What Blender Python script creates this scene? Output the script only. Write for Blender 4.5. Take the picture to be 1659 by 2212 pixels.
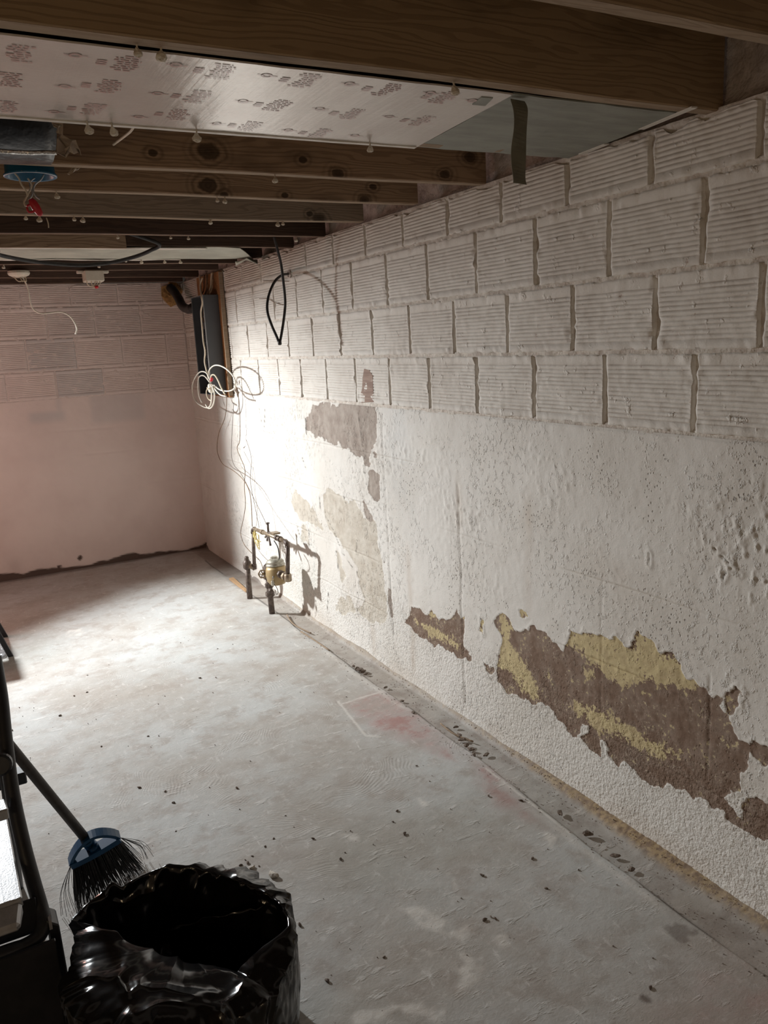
import bpy, bmesh, math, random
import numpy as np
from mathutils import Vector, Matrix

for o in list(bpy.data.objects):
    bpy.data.objects.remove(o, do_unlink=True)
SC = bpy.context.scene
COL = SC.collection
random.seed(7)

# ------------------------------------------------------------------ camera
EYE = np.array([0.0, 0.0, 1.463])
AX = np.array([[0.8760, -0.4797, -0.0508],      # right
               [-0.1426, -0.1569, -0.9773],     # down
               [0.4608, 0.8633, -0.2058]])      # forward
FPX, CX, CY = 1760.0, 829.5, 1106.0
cam_d = bpy.data.cameras.new('camera')
cam_d.sensor_fit = 'VERTICAL'
cam_d.sensor_height = 36.0
cam_d.lens = FPX / 2212.0 * 36.0
cam_d.clip_start = 0.02
cam = bpy.data.objects.new('camera', cam_d)
COL.objects.link(cam)
mw = Matrix.Identity(4)
u_, s_, v_ = np.linalg.svd(AX)
RX = u_ @ v_
for i in range(3):
    mw[i][0] = RX[0][i]
    mw[i][1] = -RX[1][i]
    mw[i][2] = -RX[2][i]
    mw[i][3] = EYE[i]
cam.matrix_world = mw
SC.camera = cam

# ------------------------------------------------------------------ world, lights, exposure
SC.view_settings.view_transform = 'Standard'
SC.view_settings.look = 'None'
SC.view_settings.gamma = 1.0
ORD = ['first', 'second', 'third', 'fourth', 'fifth', 'sixth', 'seventh', 'eighth', 'ninth', 'tenth']
SC.view_settings.use_curve_mapping = False
SC.view_settings.exposure = 0.12
wd = bpy.data.worlds.new('world')
SC.world = wd
wd.use_nodes = True
wd.node_tree.nodes['Background'].inputs[0].default_value = (1.0, 0.86, 0.74, 1)
wd.node_tree.nodes['Background'].inputs[1].default_value = 0.02

LAMP = Vector((-0.42, 5.55, 1.62))
LAMP_DIR = Vector((0.50, -0.64, -0.60)).normalized()


def add_light(name, kind, loc, power, color, size=0.1, direction=None, shape='DISK'):
    d = bpy.data.lights.new(name, kind)
    d.energy = power
    d.color = color
    if kind == 'AREA':
        d.shape = shape
        d.size = size
    else:
        d.shadow_soft_size = size
    o = bpy.data.objects.new(name, d)
    o.location = loc
    if direction is not None:
        o.rotation_euler = Vector(direction).to_track_quat('-Z', 'Y').to_euler()
    COL.objects.link(o)
    return o


# the floodlight that stands in the far left corner (its housing is built further down)
flood = add_light('flood_lamp', 'AREA', LAMP, 90.0, (0.94, 0.985, 1.0), 0.14, LAMP_DIR)
flood.data.spread = math.radians(150)
# added fill lights without a seen source: warm behind the camera, pinkish at left
add_light('warm_fill', 'POINT', (-1.5, -0.3, 1.05), 12.0, (1.0, 0.74, 0.44), 0.12)
add_light('pink_fill', 'POINT', (-0.55, 4.75, 1.0), 15.0, (1.0, 0.56, 0.47), 0.15)


# ------------------------------------------------------------------ picture point -> place in the room
def ray(px, py):
    d = RX.T @ np.array([(px - CX) / FPX, (py - CY) / FPX, 1.0])
    return d


def hit(px, py, axis, value):
    d = ray(px, py)
    t = (value - EYE[axis]) / d[axis]
    return Vector(EYE + d * t)


def fl(px, py, z=0.0):
    return hit(px, py, 2, z)


def wl(px, py, x=1.628):
    return hit(px, py, 0, x)


def py_(px, py, y):
    return hit(px, py, 1, y)


XW = 1.628      # face of the right wall
YB = 5.92       # face of the back wall
ZS = 1.931      # underside of the joists
ZC = 2.115      # underside of the floor above


# ------------------------------------------------------------------ numpy noise
def _hash(ix, iy, seed):
    h = (ix.astype(np.int64) * 374761393 + iy.astype(np.int64) * 668265263 + seed * 974634777) & 0xFFFFFFFF
    h = ((h ^ (h >> 13)) * 1274126177) & 0xFFFFFFFF
    h = h ^ (h >> 16)
    return (h & 0xFFFFF) / float(0xFFFFF)


def vnoise(x, y, seed=0):
    x = np.asarray(x, float)
    y = np.asarray(y, float)
    ix = np.floor(x)
    iy = np.floor(y)
    fx = x - ix
    fy = y - iy
    fx = fx * fx * (3 - 2 * fx)
    fy = fy * fy * (3 - 2 * fy)
    a = _hash(ix, iy, seed)
    b = _hash(ix + 1, iy, seed)
    c = _hash(ix, iy + 1, seed)
    d = _hash(ix + 1, iy + 1, seed)
    return (a * (1 - fx) + b * fx) * (1 - fy) + (c * (1 - fx) + d * fx) * fy


def fbm(x, y, octv=4, seed=0, gain=0.5):
    s = 0.0
    amp = 1.0
    tot = 0.0
    for k in range(octv):
        s = s + amp * vnoise(x * 2 ** k + 17.3 * k, y * 2 ** k - 9.1 * k, seed + k)
        tot += amp
        amp *= gain
    return s / tot * 2 - 1


def sstep(a, b, x):
    t = np.clip((x - a) / (b - a), 0, 1)
    return t * t * (3 - 2 * t)


def poly_sdf(X, Y, poly, reach=0.12):
    """signed distance to a polygon: positive inside, cut off at -reach outside"""
    out = np.full(X.shape, -reach)
    P = np.array(poly, float)
    m = (X > P[:, 0].min() - reach) & (X < P[:, 0].max() + reach) & (Y > P[:, 1].min() - reach) & (Y < P[:, 1].max() + reach)
    x = X[m]
    y = Y[m]
    if x.size == 0:
        return out
    d2 = np.full(x.shape, 1e9)
    ins = np.zeros(x.shape, bool)
    n = len(P)
    for i in range(n):
        ax, ay = P[i]
        bx, by = P[(i + 1) % n]
        ex, ey = bx - ax, by - ay
        L2 = ex * ex + ey * ey + 1e-12
        t = np.clip(((x - ax) * ex + (y - ay) * ey) / L2, 0, 1)
        dx = x - ax - t * ex
        dy = y - ay - t * ey
        d2 = np.minimum(d2, dx * dx + dy * dy)
        c = ((ay > y) != (by > y))
        xi = ax + (y - ay) / (by - ay + 1e-12) * ex
        ins ^= c & (x < xi)
    d = np.sqrt(d2)
    out[m] = np.maximum(np.where(ins, d, -d), -reach)
    return out


# ------------------------------------------------------------------ materials
def _nt(name):
    m = bpy.data.materials.new(name)
    m.use_nodes = True
    nt = m.node_tree
    b = nt.nodes['Principled BSDF']
    return m, nt, b


class NB:
    """small helper for wiring shader nodes"""

    def __init__(self, nt):
        self.nt = nt
        self.geo = None

    def n(self, t, **kw):
        nd = self.nt.nodes.new(t)
        for k, v in kw.items():
            setattr(nd, k, v)
        return nd

    def link(self, a, b):
        self.nt.links.new(a, b)

    def pos(self):
        if self.geo is None:
            self.geo = self.n('ShaderNodeNewGeometry').outputs['Position']
        return self.geo

    def mapped(self, scale=(1, 1, 1), rot=(0, 0, 0), loc=(0, 0, 0), src=None):
        mp = self.n('ShaderNodeMapping')
        mp.inputs['Scale'].default_value = scale
        mp.inputs['Rotation'].default_value = rot
        mp.inputs['Location'].default_value = loc
        self.link(src or self.pos(), mp.inputs['Vector'])
        return mp.outputs[0]

    def noise(self, scale, detail=4, rough=0.55, vec=None, dist=0.0):
        t = self.n('ShaderNodeTexNoise')
        t.inputs['Scale'].default_value = scale
        t.inputs['Detail'].default_value = detail
        t.inputs['Roughness'].default_value = rough
        t.inputs['Distortion'].default_value = dist
        self.link(vec or self.pos(), t.inputs['Vector'])
        return t.outputs['Fac']

    def ramp(self, fac, a, b, va=0.0, vb=1.0):
        m = self.n('ShaderNodeMapRange')
        m.interpolation_type = 'SMOOTHSTEP'
        m.inputs['From Min'].default_value = a
        m.inputs['From Max'].default_value = b
        m.inputs['To Min'].default_value = va
        m.inputs['To Max'].default_value = vb
        self.link(fac, m.inputs['Value'])
        return m.outputs[0]

    def math(self, op, a, b=None):
        m = self.n('ShaderNodeMath', operation=op)
        for i, v in enumerate((a, b)):
            if v is None:
                continue
            if isinstance(v, (int, float)):
                m.inputs[i].default_value = v
            else:
                self.link(v, m.inputs[i])
        return m.outputs[0]

    def mix(self, fac, a, b, mode='MIX'):
        m = self.n('ShaderNodeMix', data_type='RGBA', blend_type=mode)
        if isinstance(fac, (int, float)):
            m.inputs[0].default_value = fac
        else:
            self.link(fac, m.inputs[0])
        for i, v in ((6, a), (7, b)):
            if isinstance(v, tuple):
                m.inputs[i].default_value = (v[0], v[1], v[2], 1)
            else:
                self.link(v, m.inputs[i])
        return m.outputs[2]

    def attr(self, name):
        a = self.n('ShaderNodeAttribute')
        a.attribute_name = name
        return a.outputs['Fac']

    def bump(self, h, dist, strength=1.0, normal=None):
        b = self.n('ShaderNodeBump')
        b.inputs['Distance'].default_value = dist
        b.inputs['Strength'].default_value = strength
        self.link(h, b.inputs['Height'])
        if normal is not None:
            self.link(normal, b.inputs['Normal'])
        return b.outputs[0]


def simple(name, c1, c2=None, rough=0.6, scale=20, metal=0.0, bump=0.0, bscale=80, spec=0.5, stretch=(1, 1, 1)):
    m, nt, b = _nt(name)
    k = NB(nt)
    if c2 is None:
        c2 = tuple(x * 0.8 for x in c1)
    v = k.mapped(stretch)
    f = k.ramp(k.noise(scale, 4, 0.6, v), 0.35, 0.65)
    k.link(k.mix(f, c1, c2), b.inputs['Base Color'])
    b.inputs['Roughness'].default_value = rough
    b.inputs['Metallic'].default_value = metal
    b.inputs['Specular IOR Level'].default_value = spec
    if bump:
        k.link(k.bump(k.noise(bscale, 3, 0.6, v), bump), b.inputs['Normal'])
    return m


def wood(name, base, dark, rough=0.75, knots=True, seed=0.0, at=()):
    m, nt, b = _nt(name)
    k = NB(nt)
    v = k.mapped((1.1, 9.0, 9.0), loc=(seed, seed * 0.7, 0))
    warp = k.noise(2.2, 3, 0.5, v)
    vv = k.n('ShaderNodeVectorMath', operation='MULTIPLY_ADD')
    k.link(v, vv.inputs[0])
    vv.inputs[1].default_value = (1, 1, 1)
    cmb = k.n('ShaderNodeCombineXYZ')
    k.link(k.math('MULTIPLY', warp, 0.9), cmb.inputs[2])
    k.link(k.math('MULTIPLY', warp, 0.5), cmb.inputs[1])
    k.link(cmb.outputs[0], vv.inputs[2])
    wv = k.n('ShaderNodeTexWave', wave_type='BANDS', bands_direction='Z')
    wv.inputs['Scale'].default_value = 2.6
    wv.inputs['Distortion'].default_value = 5.0
    wv.inputs['Detail'].default_value = 3
    wv.inputs['Detail Scale'].default_value = 1.2
    k.link(vv.outputs[0], wv.inputs['Vector'])
    fine = k.noise(40, 3, 0.6, k.mapped((0.05, 1, 1)))
    f = k.math('ADD', k.math('MULTIPLY', k.ramp(wv.outputs['Fac'], 0.45, 0.95), 0.42), k.math('MULTIPLY', fine, 0.35))
    c = k.mix(f, base, dark)
    blot = k.ramp(k.noise(3.0, 4, 0.6, k.mapped((0.7, 2, 2), loc=(seed * 3, 0, 0))), 0.55, 0.75)
    c = k.mix(k.math('MULTIPLY', blot, 0.7), c, tuple(x * 0.55 for x in dark))
    if knots:
        vo = k.n('ShaderNodeTexVoronoi')
        vo.inputs['Scale'].default_value = 1.0
        k.link(k.mapped((2.6, 5.5, 5.5), loc=(seed * 1.7, seed, seed * 0.3)), vo.inputs['Vector'])
        kd = k.math('ADD', vo.outputs['Distance'], k.math('MULTIPLY', k.noise(30, 2), 0.10))
        kn = k.ramp(kd, 0.12, 0.24, 1.0, 0.0)
        c = k.mix(k.math('MULTIPLY', kn, 0.85), c, tuple(x * 0.25 for x in dark))
    for kx, ky, kz, kr in at:
        sb = k.n('ShaderNodeVectorMath', operation='SUBTRACT')
        k.link(k.pos(), sb.inputs[0])
        sb.inputs[1].default_value = (kx, ky, kz)
        ml = k.n('ShaderNodeVectorMath', operation='MULTIPLY')
        k.link(sb.outputs[0], ml.inputs[0])
        ml.inputs[1].default_value = (0.72, 0.5, 1.0)
        ln = k.n('ShaderNodeVectorMath', operation='LENGTH')
        k.link(ml.outputs[0], ln.inputs[0])
        dd = k.math('ADD', ln.outputs['Value'], k.math('MULTIPLY', k.math('SUBTRACT', k.noise(26, 3, 0.6), 0.5), kr * 1.1))
        ringv = k.math('MULTIPLY', k.math('ADD', k.math('SINE', k.math('MULTIPLY', dd, 420.0)), 1.0), k.ramp(dd, kr * 1.2, kr * 3.2, 0.30, 0.0))
        c = k.mix(ringv, c, tuple(x * 0.5 for x in dark))
        c = k.mix(k.ramp(dd, kr * 0.75, kr * 1.1, 0.85, 0.0), c, tuple(x * 0.30 for x in dark))
    k.link(c, b.inputs['Base Color'])
    b.inputs['Roughness'].default_value = rough
    b.inputs['Specular IOR Level'].default_value = 0.25
    k.link(k.bump(f, 0.0015, 0.6), b.inputs['Normal'])
    return m


# ------------------------------------------------------------------ mesh helpers
def finish(name, bm, mat, parent=None, smooth=False, bevel=0.0):
    if bevel:
        bmesh.ops.bevel(bm, geom=list(bm.edges), offset=bevel, segments=1, affect='EDGES', profile=0.5)
    bmesh.ops.recalc_face_normals(bm, faces=bm.faces)
    me = bpy.data.meshes.new(name)
    bm.to_mesh(me)
    bm.free()
    if smooth:
        me.shade_smooth()
    o = bpy.data.objects.new(name, me)
    if mat:
        me.materials.append(mat)
    COL.objects.link(o)
    if parent:
        o.parent = parent
        o.matrix_parent_inverse = parent.matrix_world.inverted()
    return o


def nmesh(name, verts, quads, mat, parent=None, smooth=True, attrs=None):
    verts = np.ascontiguousarray(verts, dtype=np.float32)
    quads = np.ascontiguousarray(quads, dtype=np.int32)
    me = bpy.data.meshes.new(name)
    nv, nq = len(verts), len(quads)
    me.vertices.add(nv)
    me.vertices.foreach_set('co', verts.ravel())
    me.loops.add(nq * 4)
    me.loops.foreach_set('vertex_index', quads.ravel())
    me.polygons.add(nq)
    me.polygons.foreach_set('loop_start', np.arange(0, nq * 4, 4, dtype=np.int32))
    me.polygons.foreach_set('use_smooth', np.full(nq, smooth, dtype=bool))
    me.update(calc_edges=True)
    me.validate()
    for k, v in (attrs or {}).items():
        a = me.attributes.new(k, 'FLOAT', 'POINT')
        a.data.foreach_set('value', np.ascontiguousarray(v, dtype=np.float32).ravel())
    me.materials.append(mat)
    o = bpy.data.objects.new(name, me)
    COL.objects.link(o)
    if parent:
        o.parent = parent
    return o


def grid_quads(nr, nc, flip=False):
    i = np.arange(nr - 1)[:, None] * nc + np.arange(nc - 1)[None, :]
    q = np.stack([i, i + 1, i + nc + 1, i + nc], -1).reshape(-1, 4)
    return q[:, ::-1] if flip else q


def box(bm, lo, hi):
    vs = [bm.verts.new((x, y, z)) for x in (lo[0], hi[0]) for y in (lo[1], hi[1]) for z in (lo[2], hi[2])]
    for f in ((0, 1, 3, 2), (4, 6, 7, 5), (0, 4, 5, 1), (2, 3, 7, 6), (0, 2, 6, 4), (1, 5, 7, 3)):
        bm.faces.new([vs[i] for i in f])
    return vs


def hexa(bm, pts):
    """eight corners: bottom ring of four, then top ring of four"""
    vs = [bm.verts.new(p) for p in pts]
    for f in ((3, 2, 1, 0), (4, 5, 6, 7), (0, 1, 5, 4), (1, 2, 6, 5), (2, 3, 7, 6), (3, 0, 4, 7)):
        bm.faces.new([vs[i] for i in f])
    return vs


def smooth_path(pts, sub=6):
    P = [Vector(p) for p in pts]
    if len(P) < 3:
        return P
    out = []
    for i in range(len(P) - 1):
        p0 = P[max(i - 1, 0)]
        p1 = P[i]
        p2 = P[i + 1]
        p3 = P[min(i + 2, len(P) - 1)]
        for s in range(sub):
            t = s / sub
            out.append(0.5 * ((2 * p1) + (p2 - p0) * t + (2 * p0 - 5 * p1 + 4 * p2 - p3) * t * t + (3 * p1 - p0 - 3 * p2 + p3) * t ** 3))
    out.append(P[-1])
    return out


def tube(bm, pts, r, seg=8, caps=True):
    P = [Vector(p) for p in pts]
    rings = []
    up = Vector((0.13, 0.31, 0.94)).normalized()
    n = len(P)
    prev = None
    for i, p in enumerate(P):
        d = (P[min(i + 1, n - 1)] - P[max(i - 1, 0)])
        if d.length < 1e-9:
            d = Vector((0, 0, 1))
        d.normalize()
        if prev is None:
            a = d.cross(up)
            if a.length < 1e-3:
                a = d.cross(Vector((1, 0, 0)))
        else:
            a = prev - d * prev.dot(d)
            if a.length < 1e-6:
                a = d.cross(up)
        a.normalize()
        prev = a
        b = d.cross(a)
        rr = r[i] if isinstance(r, (list, tuple)) else r
        rings.append([bm.verts.new(p + (a * math.cos(2 * math.pi * k / seg) + b * math.sin(2 * math.pi * k / seg)) * rr) for k in range(seg)])
    for i in range(n - 1):
        for k in range(seg):
            bm.faces.new((rings[i][k], rings[i][(k + 1) % seg], rings[i + 1][(k + 1) % seg], rings[i + 1][k]))
    if caps:
        bm.faces.new(rings[0][::-1])
        bm.faces.new(rings[-1])


def lathe(bm, prof, base, axis=(0, 0, 1), seg=20):
    """prof: list of (radius, height along the axis)"""
    ax = Vector(axis).normalized()
    a = ax.cross(Vector((0.3, 1, 0.2)))
    a.normalize()
    b = ax.cross(a)
    base = Vector(base)
    rings = []
    for r, h in prof:
        rings.append([bm.verts.new(base + ax * h + (a * math.cos(2 * math.pi * k / seg) + b * math.sin(2 * math.pi * k / seg)) * max(r, 1e-4)) for k in range(seg)])
    for i in range(len(rings) - 1):
        for k in range(seg):
            bm.faces.new((rings[i][k], rings[i][(k + 1) % seg], rings[i + 1][(k + 1) % seg], rings[i + 1][k]))
    bm.faces.new(rings[0][::-1])
    bm.faces.new(rings[-1])


def tube_obj(name, pts, r, mat, parent=None, seg=8, sub=6):
    bm = bmesh.new()
    tube(bm, smooth_path(pts, sub) if sub else pts, r, seg)
    return finish(name, bm, mat, parent, True)


def thing(name, loc, label, cat, group=None):
    o = bpy.data.objects.new(name, None)
    o.location = loc
    o.empty_display_size = 0.05
    COL.objects.link(o)
    o['label'] = label
    o['category'] = cat
    if group:
        o['group'] = group
    bpy.context.view_layer.update()
    return o


def tag(o, label, cat, group=None, kind=None):
    o['label'] = label
    o['category'] = cat
    if group:
        o['group'] = group
    if kind:
        o['kind'] = kind
    return o


def struct(o):
    o['kind'] = 'structure'
    return o


# ------------------------------------------------------------------ materials used
def wall_paint():
    m, nt, b = _nt('painted_wall')
    k = NB(nt)
    n1 = k.noise(2.5, 4, 0.6)
    n2 = k.noise(14, 5, 0.65)
    white = k.mix(k.ramp(n1, 0.35, 0.7), (0.80, 0.77, 0.72), (0.72, 0.68, 0.62))
    white = k.mix(k.math('MULTIPLY', k.ramp(n2, 0.55, 0.75), 0.35), white, (0.58, 0.54, 0.49))
    # rust and damp runs
    white = k.mix(k.attr('stain'), white, (0.50, 0.40, 0.31))
    white = k.mix(k.attr('cool'), white, (0.50, 0.53, 0.55))
    # pits in the old plaster
    vo = k.n('ShaderNodeTexVoronoi')
    vo.inputs['Scale'].default_value = 75
    k.link(k.pos(), vo.inputs['Vector'])
    pit = k.math('MULTIPLY', k.ramp(vo.outputs['Distance'], 0.12, 0.26, 1, 0), k.ramp(k.noise(5, 3), 0.5, 0.68))
    pit = k.math('MULTIPLY', pit, k.attr('pits'))
    white = k.mix(k.math('MULTIPLY', pit, 0.75), white, (0.30, 0.27, 0.24))
    # what shows where the paint has come away
    fn = k.noise(70, 5, 0.7)
    mn = k.noise(16, 5, 0.65)
    brown = k.mix(k.ramp(mn, 0.35, 0.7), (0.225, 0.150, 0.108), (0.31, 0.235, 0.185))
    brown = k.mix(k.math('MULTIPLY', k.ramp(k.math('ADD', k.math('MULTIPLY', fn, 0.7), k.math('MULTIPLY', mn, 0.3)), 0.555, 0.62), 0.75), brown, (0.52, 0.44, 0.36))
    yl = k.mix(k.ramp(mn, 0.4, 0.7), (0.64, 0.53, 0.30), (0.55, 0.44, 0.26))
    yv = k.math('ADD', k.attr('yellow'), k.math('MULTIPLY', k.math('SUBTRACT', k.math('ADD', k.math('MULTIPLY', fn, 0.5), k.math('MULTIPLY', mn, 0.5)), 0.5), 6.0))
    under = k.mix(k.ramp(yv, 0.46, 0.60), brown, yl)
    grey = k.mix(k.ramp(mn, 0.3, 0.7), (0.44, 0.38, 0.33), (0.33, 0.27, 0.23))
    under = k.mix(k.attr('grey'), under, grey)
    cream = k.mix(k.ramp(mn, 0.3, 0.7), (0.66, 0.61, 0.53), (0.54, 0.48, 0.40))
    under = k.mix(k.attr('thin'), under, cream)
    pl = k.math('ADD', k.attr('peel'), k.math('MULTIPLY', k.math('SUBTRACT', k.noise(60, 4, 0.7), 0.5), 0.012))
    c = k.mix(k.ramp(pl, -0.0008, 0.0008), white, under)
    # dark lip of shadowed, lifted paint is real geometry; cracks are narrow gaps in the paint
    c = k.mix(k.attr('crack'), c, (0.10, 0.085, 0.07))
    k.link(c, b.inputs['Base Color'])
    b.inputs['Roughness'].default_value = 0.82
    b.inputs['Specular IOR Level'].default_value = 0.2
    bp = k.bump(k.noise(160, 3, 0.7), 0.0012, 0.7)
    bp = k.bump(k.math('MULTIPLY', k.noise(105, 3, 0.6), k.attr('low')), 0.0075, 0.8, bp)
    bp = k.bump(k.math('MULTIPLY', k.ramp(k.noise(48, 4, 0.7), 0.52, 0.70), k.ramp(k.noise(4, 3), 0.42, 0.6)), 0.0035, 0.8, bp)
    bp = k.bump(k.math('MULTIPLY', pit, -1.0), 0.004, 0.8, bp)
    k.link(bp, b.inputs['Normal'])
    return m


def block_paint():
    m, nt, b = _nt('painted_block')
    k = NB(nt)
    n1 = k.noise(2.5, 4, 0.6)
    n2 = k.noise(22, 5, 0.65)
    white = k.mix(k.ramp(n1, 0.35, 0.7), (0.79, 0.75, 0.69), (0.71, 0.66, 0.60))
    white = k.mix(k.math('MULTIPLY', k.ramp(n2, 0.56, 0.72), 0.35), white, (0.55, 0.48, 0.42))
    sp = k.ramp(k.noise(45, 3, 0.6), 0.70, 0.76)
    white = k.mix(k.math('MULTIPLY', sp, 0.7), white, (0.42, 0.27, 0.21))
    white = k.mix(k.math('MULTIPLY', k.attr('rib'), 0.45), white, (0.30, 0.24, 0.20))
    k.link(white, b.inputs['Base Color'])
    b.inputs['Roughness'].default_value = 0.8
    b.inputs['Specular IOR Level'].default_value = 0.2
    h = k.math('ADD', k.noise(55, 4, 0.7), k.math('MULTIPLY', k.ramp(k.noise(28, 3, 0.6), 0.62, 0.75), 1.5))
    k.link(k.bump(h, 0.0022, 0.7), b.inputs['Normal'])
    return m


def back_paint():
    m, nt, b = _nt('painted_back_wall')
    k = NB(nt)
    n1 = k.noise(2.0, 4, 0.6)
    white = k.mix(k.ramp(n1, 0.35, 0.7), (0.78, 0.67, 0.62), (0.70, 0.585, 0.54))
    white = k.mix(k.math('MULTIPLY', k.attr('cool'), 0.75), white, (0.43, 0.45, 0.46))
    white = k.mix(k.attr('stain'), white, (0.33, 0.26, 0.24))
    white = k.mix(k.attr('peel'), white, (0.115, 0.08, 0.066))
    white = k.mix(k.math('MULTIPLY', k.attr('rib'), 0.30), white, (0.34, 0.27, 0.25))
    k.link(white, b.inputs['Base Color'])
    b.inputs['Roughness'].default_value = 0.8
    b.inputs['Specular IOR Level'].default_value = 0.2
    k.link(k.bump(k.noise(120, 3, 0.7), 0.001, 0.6), b.inputs['Normal'])
    return m


def floor_mat():
    m, nt, b = _nt('concrete_floor')
    k = NB(nt)
    n1 = k.noise(1.6, 5, 0.6)
    n2 = k.noise(9, 6, 0.65)
    c = k.mix(k.ramp(n1, 0.35, 0.68), (0.57, 0.575, 0.56), (0.455, 0.415, 0.37))
    c = k.mix(k.math('MULTIPLY', k.ramp(n2, 0.46, 0.66), 0.65), c, (0.40, 0.35, 0.31))
    c = k.mix(k.math('MULTIPLY', k.ramp(k.noise(30, 6, 0.75), 0.52, 0.66), 0.4), c, (0.72, 0.70, 0.67))
    # pale scuffs dragged along the sweep of the trowel
    lf = k.ramp(k.noise(2.3, 4, 0.6), 0.42, 0.62)
    sc = k.noise(26, 5, 0.7, k.mapped((0.35, 1.0, 1.0), rot=(0, 0, 0.9)))
    c = k.mix(k.math('MULTIPLY', k.math('MULTIPLY', k.ramp(sc, 0.56, 0.70), lf), 0.6), c, (0.80, 0.78, 0.75))
    sc2 = k.noise(34, 5, 0.7, k.mapped((1.0, 0.3, 1.0), rot=(0, 0, -0.5)))
    c = k.mix(k.math('MULTIPLY', k.math('MULTIPLY', k.ramp(sc2, 0.58, 0.72), k.math('SUBTRACT', 1.0, lf)), 0.6), c, (0.80, 0.78, 0.75))
    # traces of old red and green paint
    c = k.mix(k.math('MULTIPLY', k.attr('red'), k.ramp(n2, 0.3, 0.62, 0.75, 0.15)), c, (0.42, 0.19, 0.165))
    c = k.mix(k.math('MULTIPLY', k.attr('green'), 0.5), c, (0.40, 0.41, 0.37))
    c = k.mix(k.math('MULTIPLY', k.attr('pale'), 0.75), c, (0.80, 0.765, 0.71))
    c = k.mix(k.math('MULTIPLY', k.attr('trench'), 0.75), c, k.mix(k.ramp(n2, 0.4, 0.65), (0.40, 0.35, 0.30), (0.27, 0.22, 0.185)))
    c = k.mix(k.attr('dust'), c, k.mix(k.ramp(k.noise(60, 4, 0.7), 0.4, 0.62), (0.46, 0.34, 0.20), (0.27, 0.19, 0.13)))
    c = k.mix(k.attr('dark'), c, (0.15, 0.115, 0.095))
    c = k.mix(k.attr('crack'), c, (0.10, 0.085, 0.075))
    sp = k.ramp(k.noise(130, 2, 0.5), 0.73, 0.77)
    c = k.mix(k.math('MULTIPLY', sp, 0.8), c, (0.18, 0.15, 0.13))
    k.link(c, b.inputs['Base Color'])
    b.inputs['Roughness'].default_value = 0.72
    b.inputs['Specular IOR Level'].default_value = 0.3
    h = k.math('ADD', k.noise(90, 4, 0.7), k.math('MULTIPLY', k.ramp(sc, 0.55, 0.72), 1.0))
    bp = k.bump(h, 0.0016, 0.7)
    # trowel sweeps
    for cx, cy, r0, r1 in ((0.55, 3.05, 0.25, 0.85), (0.95, 2.55, 0.2, 0.75), (1.0, 3.6, 0.15, 0.6)):
        sb = k.n('ShaderNodeVectorMath', operation='SUBTRACT')
        k.link(k.pos(), sb.inputs[0])
        sb.inputs[1].default_value = (cx, cy, 0)
        ln = k.n('ShaderNodeVectorMath', operation='LENGTH')
        k.link(sb.outputs[0], ln.inputs[0])
        rr = k.math('ADD', ln.outputs['Value'], k.math('MULTIPLY', k.noise(3, 2), 0.28))
        s = k.math('MULTIPLY', k.math('SINE', k.math('MULTIPLY', rr, 520.0)), k.noise(22, 3))
        mk = k.math('MULTIPLY', k.ramp(ln.outputs['Value'], r0, r0 + 0.1), k.ramp(ln.outputs['Value'], r1 - 0.15, r1, 1, 0))
        mk = k.math('MULTIPLY', mk, k.ramp(k.noise(3.3, 3), 0.50, 0.64))
        bp = k.bump(k.math('MULTIPLY', s, mk), 0.0009, 0.45, bp)
    k.link(bp, b.inputs['Normal'])
    return m


M = {}
M['wall'] = wall_paint()
M['block'] = block_paint()
M['back'] = back_paint()
M['floor'] = floor_mat()
M['mortar'] = simple('old_painted_mortar', (0.72, 0.67, 0.60), (0.58, 0.51, 0.45), 0.9, 25, bump=0.006, bscale=45, spec=0.15)
M['parge'] = simple('rough_parging', (0.66, 0.575, 0.53), (0.46, 0.385, 0.35), 0.95, 12, bump=0.012, bscale=30, spec=0.1)
M['joist_pale'] = wood('brown_lumber', (0.36, 0.25, 0.145), (0.21, 0.135, 0.072), seed=1.3, knots=False)
def kn(lst, y):
    return [(py_(a, b, y).x, y, py_(a, b, y).z, r) for a, b, r in lst]


M['joist_knotty'] = wood('knotty_lumber', (0.42, 0.29, 0.19), (0.20, 0.125, 0.075), seed=4.1, knots=False, at=kn([(452, 328, 0.020), (730, 375, 0.014), (1016, 338, 0.016), (962, 376, 0.014), (655, 345, 0.009), (330, 330, 0.010)], 2.247))
M['joist_knotty_b'] = wood('knotty_lumber_second', (0.40, 0.285, 0.19), (0.19, 0.12, 0.075), seed=9.4, knots=False, at=kn([(450, 401, 0.022), (806, 404, 0.011), (788, 432, 0.016), (485, 422, 0.012), (615, 422, 0.009)], 2.607))
M['joist_grey'] = wood('greyed_lumber', (0.33, 0.265, 0.205), (0.19, 0.145, 0.11), seed=6.2, knots=False, at=kn([(690, 472, 0.018), (668, 462, 0.010)], 3.037))
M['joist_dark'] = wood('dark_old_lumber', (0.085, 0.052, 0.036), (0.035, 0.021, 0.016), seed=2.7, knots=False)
M['edge_wood'] = wood('planed_edge', (0.36, 0.27, 0.19), (0.24, 0.165, 0.105), seed=3.3, knots=False)
M['edge_dark'] = wood('planed_edge_dark', (0.24, 0.165, 0.12), (0.14, 0.09, 0.065), seed=5.3, knots=False)
M['subfloor'] = wood('subfloor_boards', (0.13, 0.085, 0.055), (0.07, 0.045, 0.03), seed=8.0, knots=False)
M['ply'] = wood('orange_plywood', (0.42, 0.205, 0.085), (0.24, 0.10, 0.04), seed=7.1, knots=False)
M['black_plastic'] = simple('black_plastic_sheet', (0.006, 0.006, 0.008), (0.010, 0.010, 0.012), 0.30, 6, bump=0.004, bscale=22)
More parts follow.
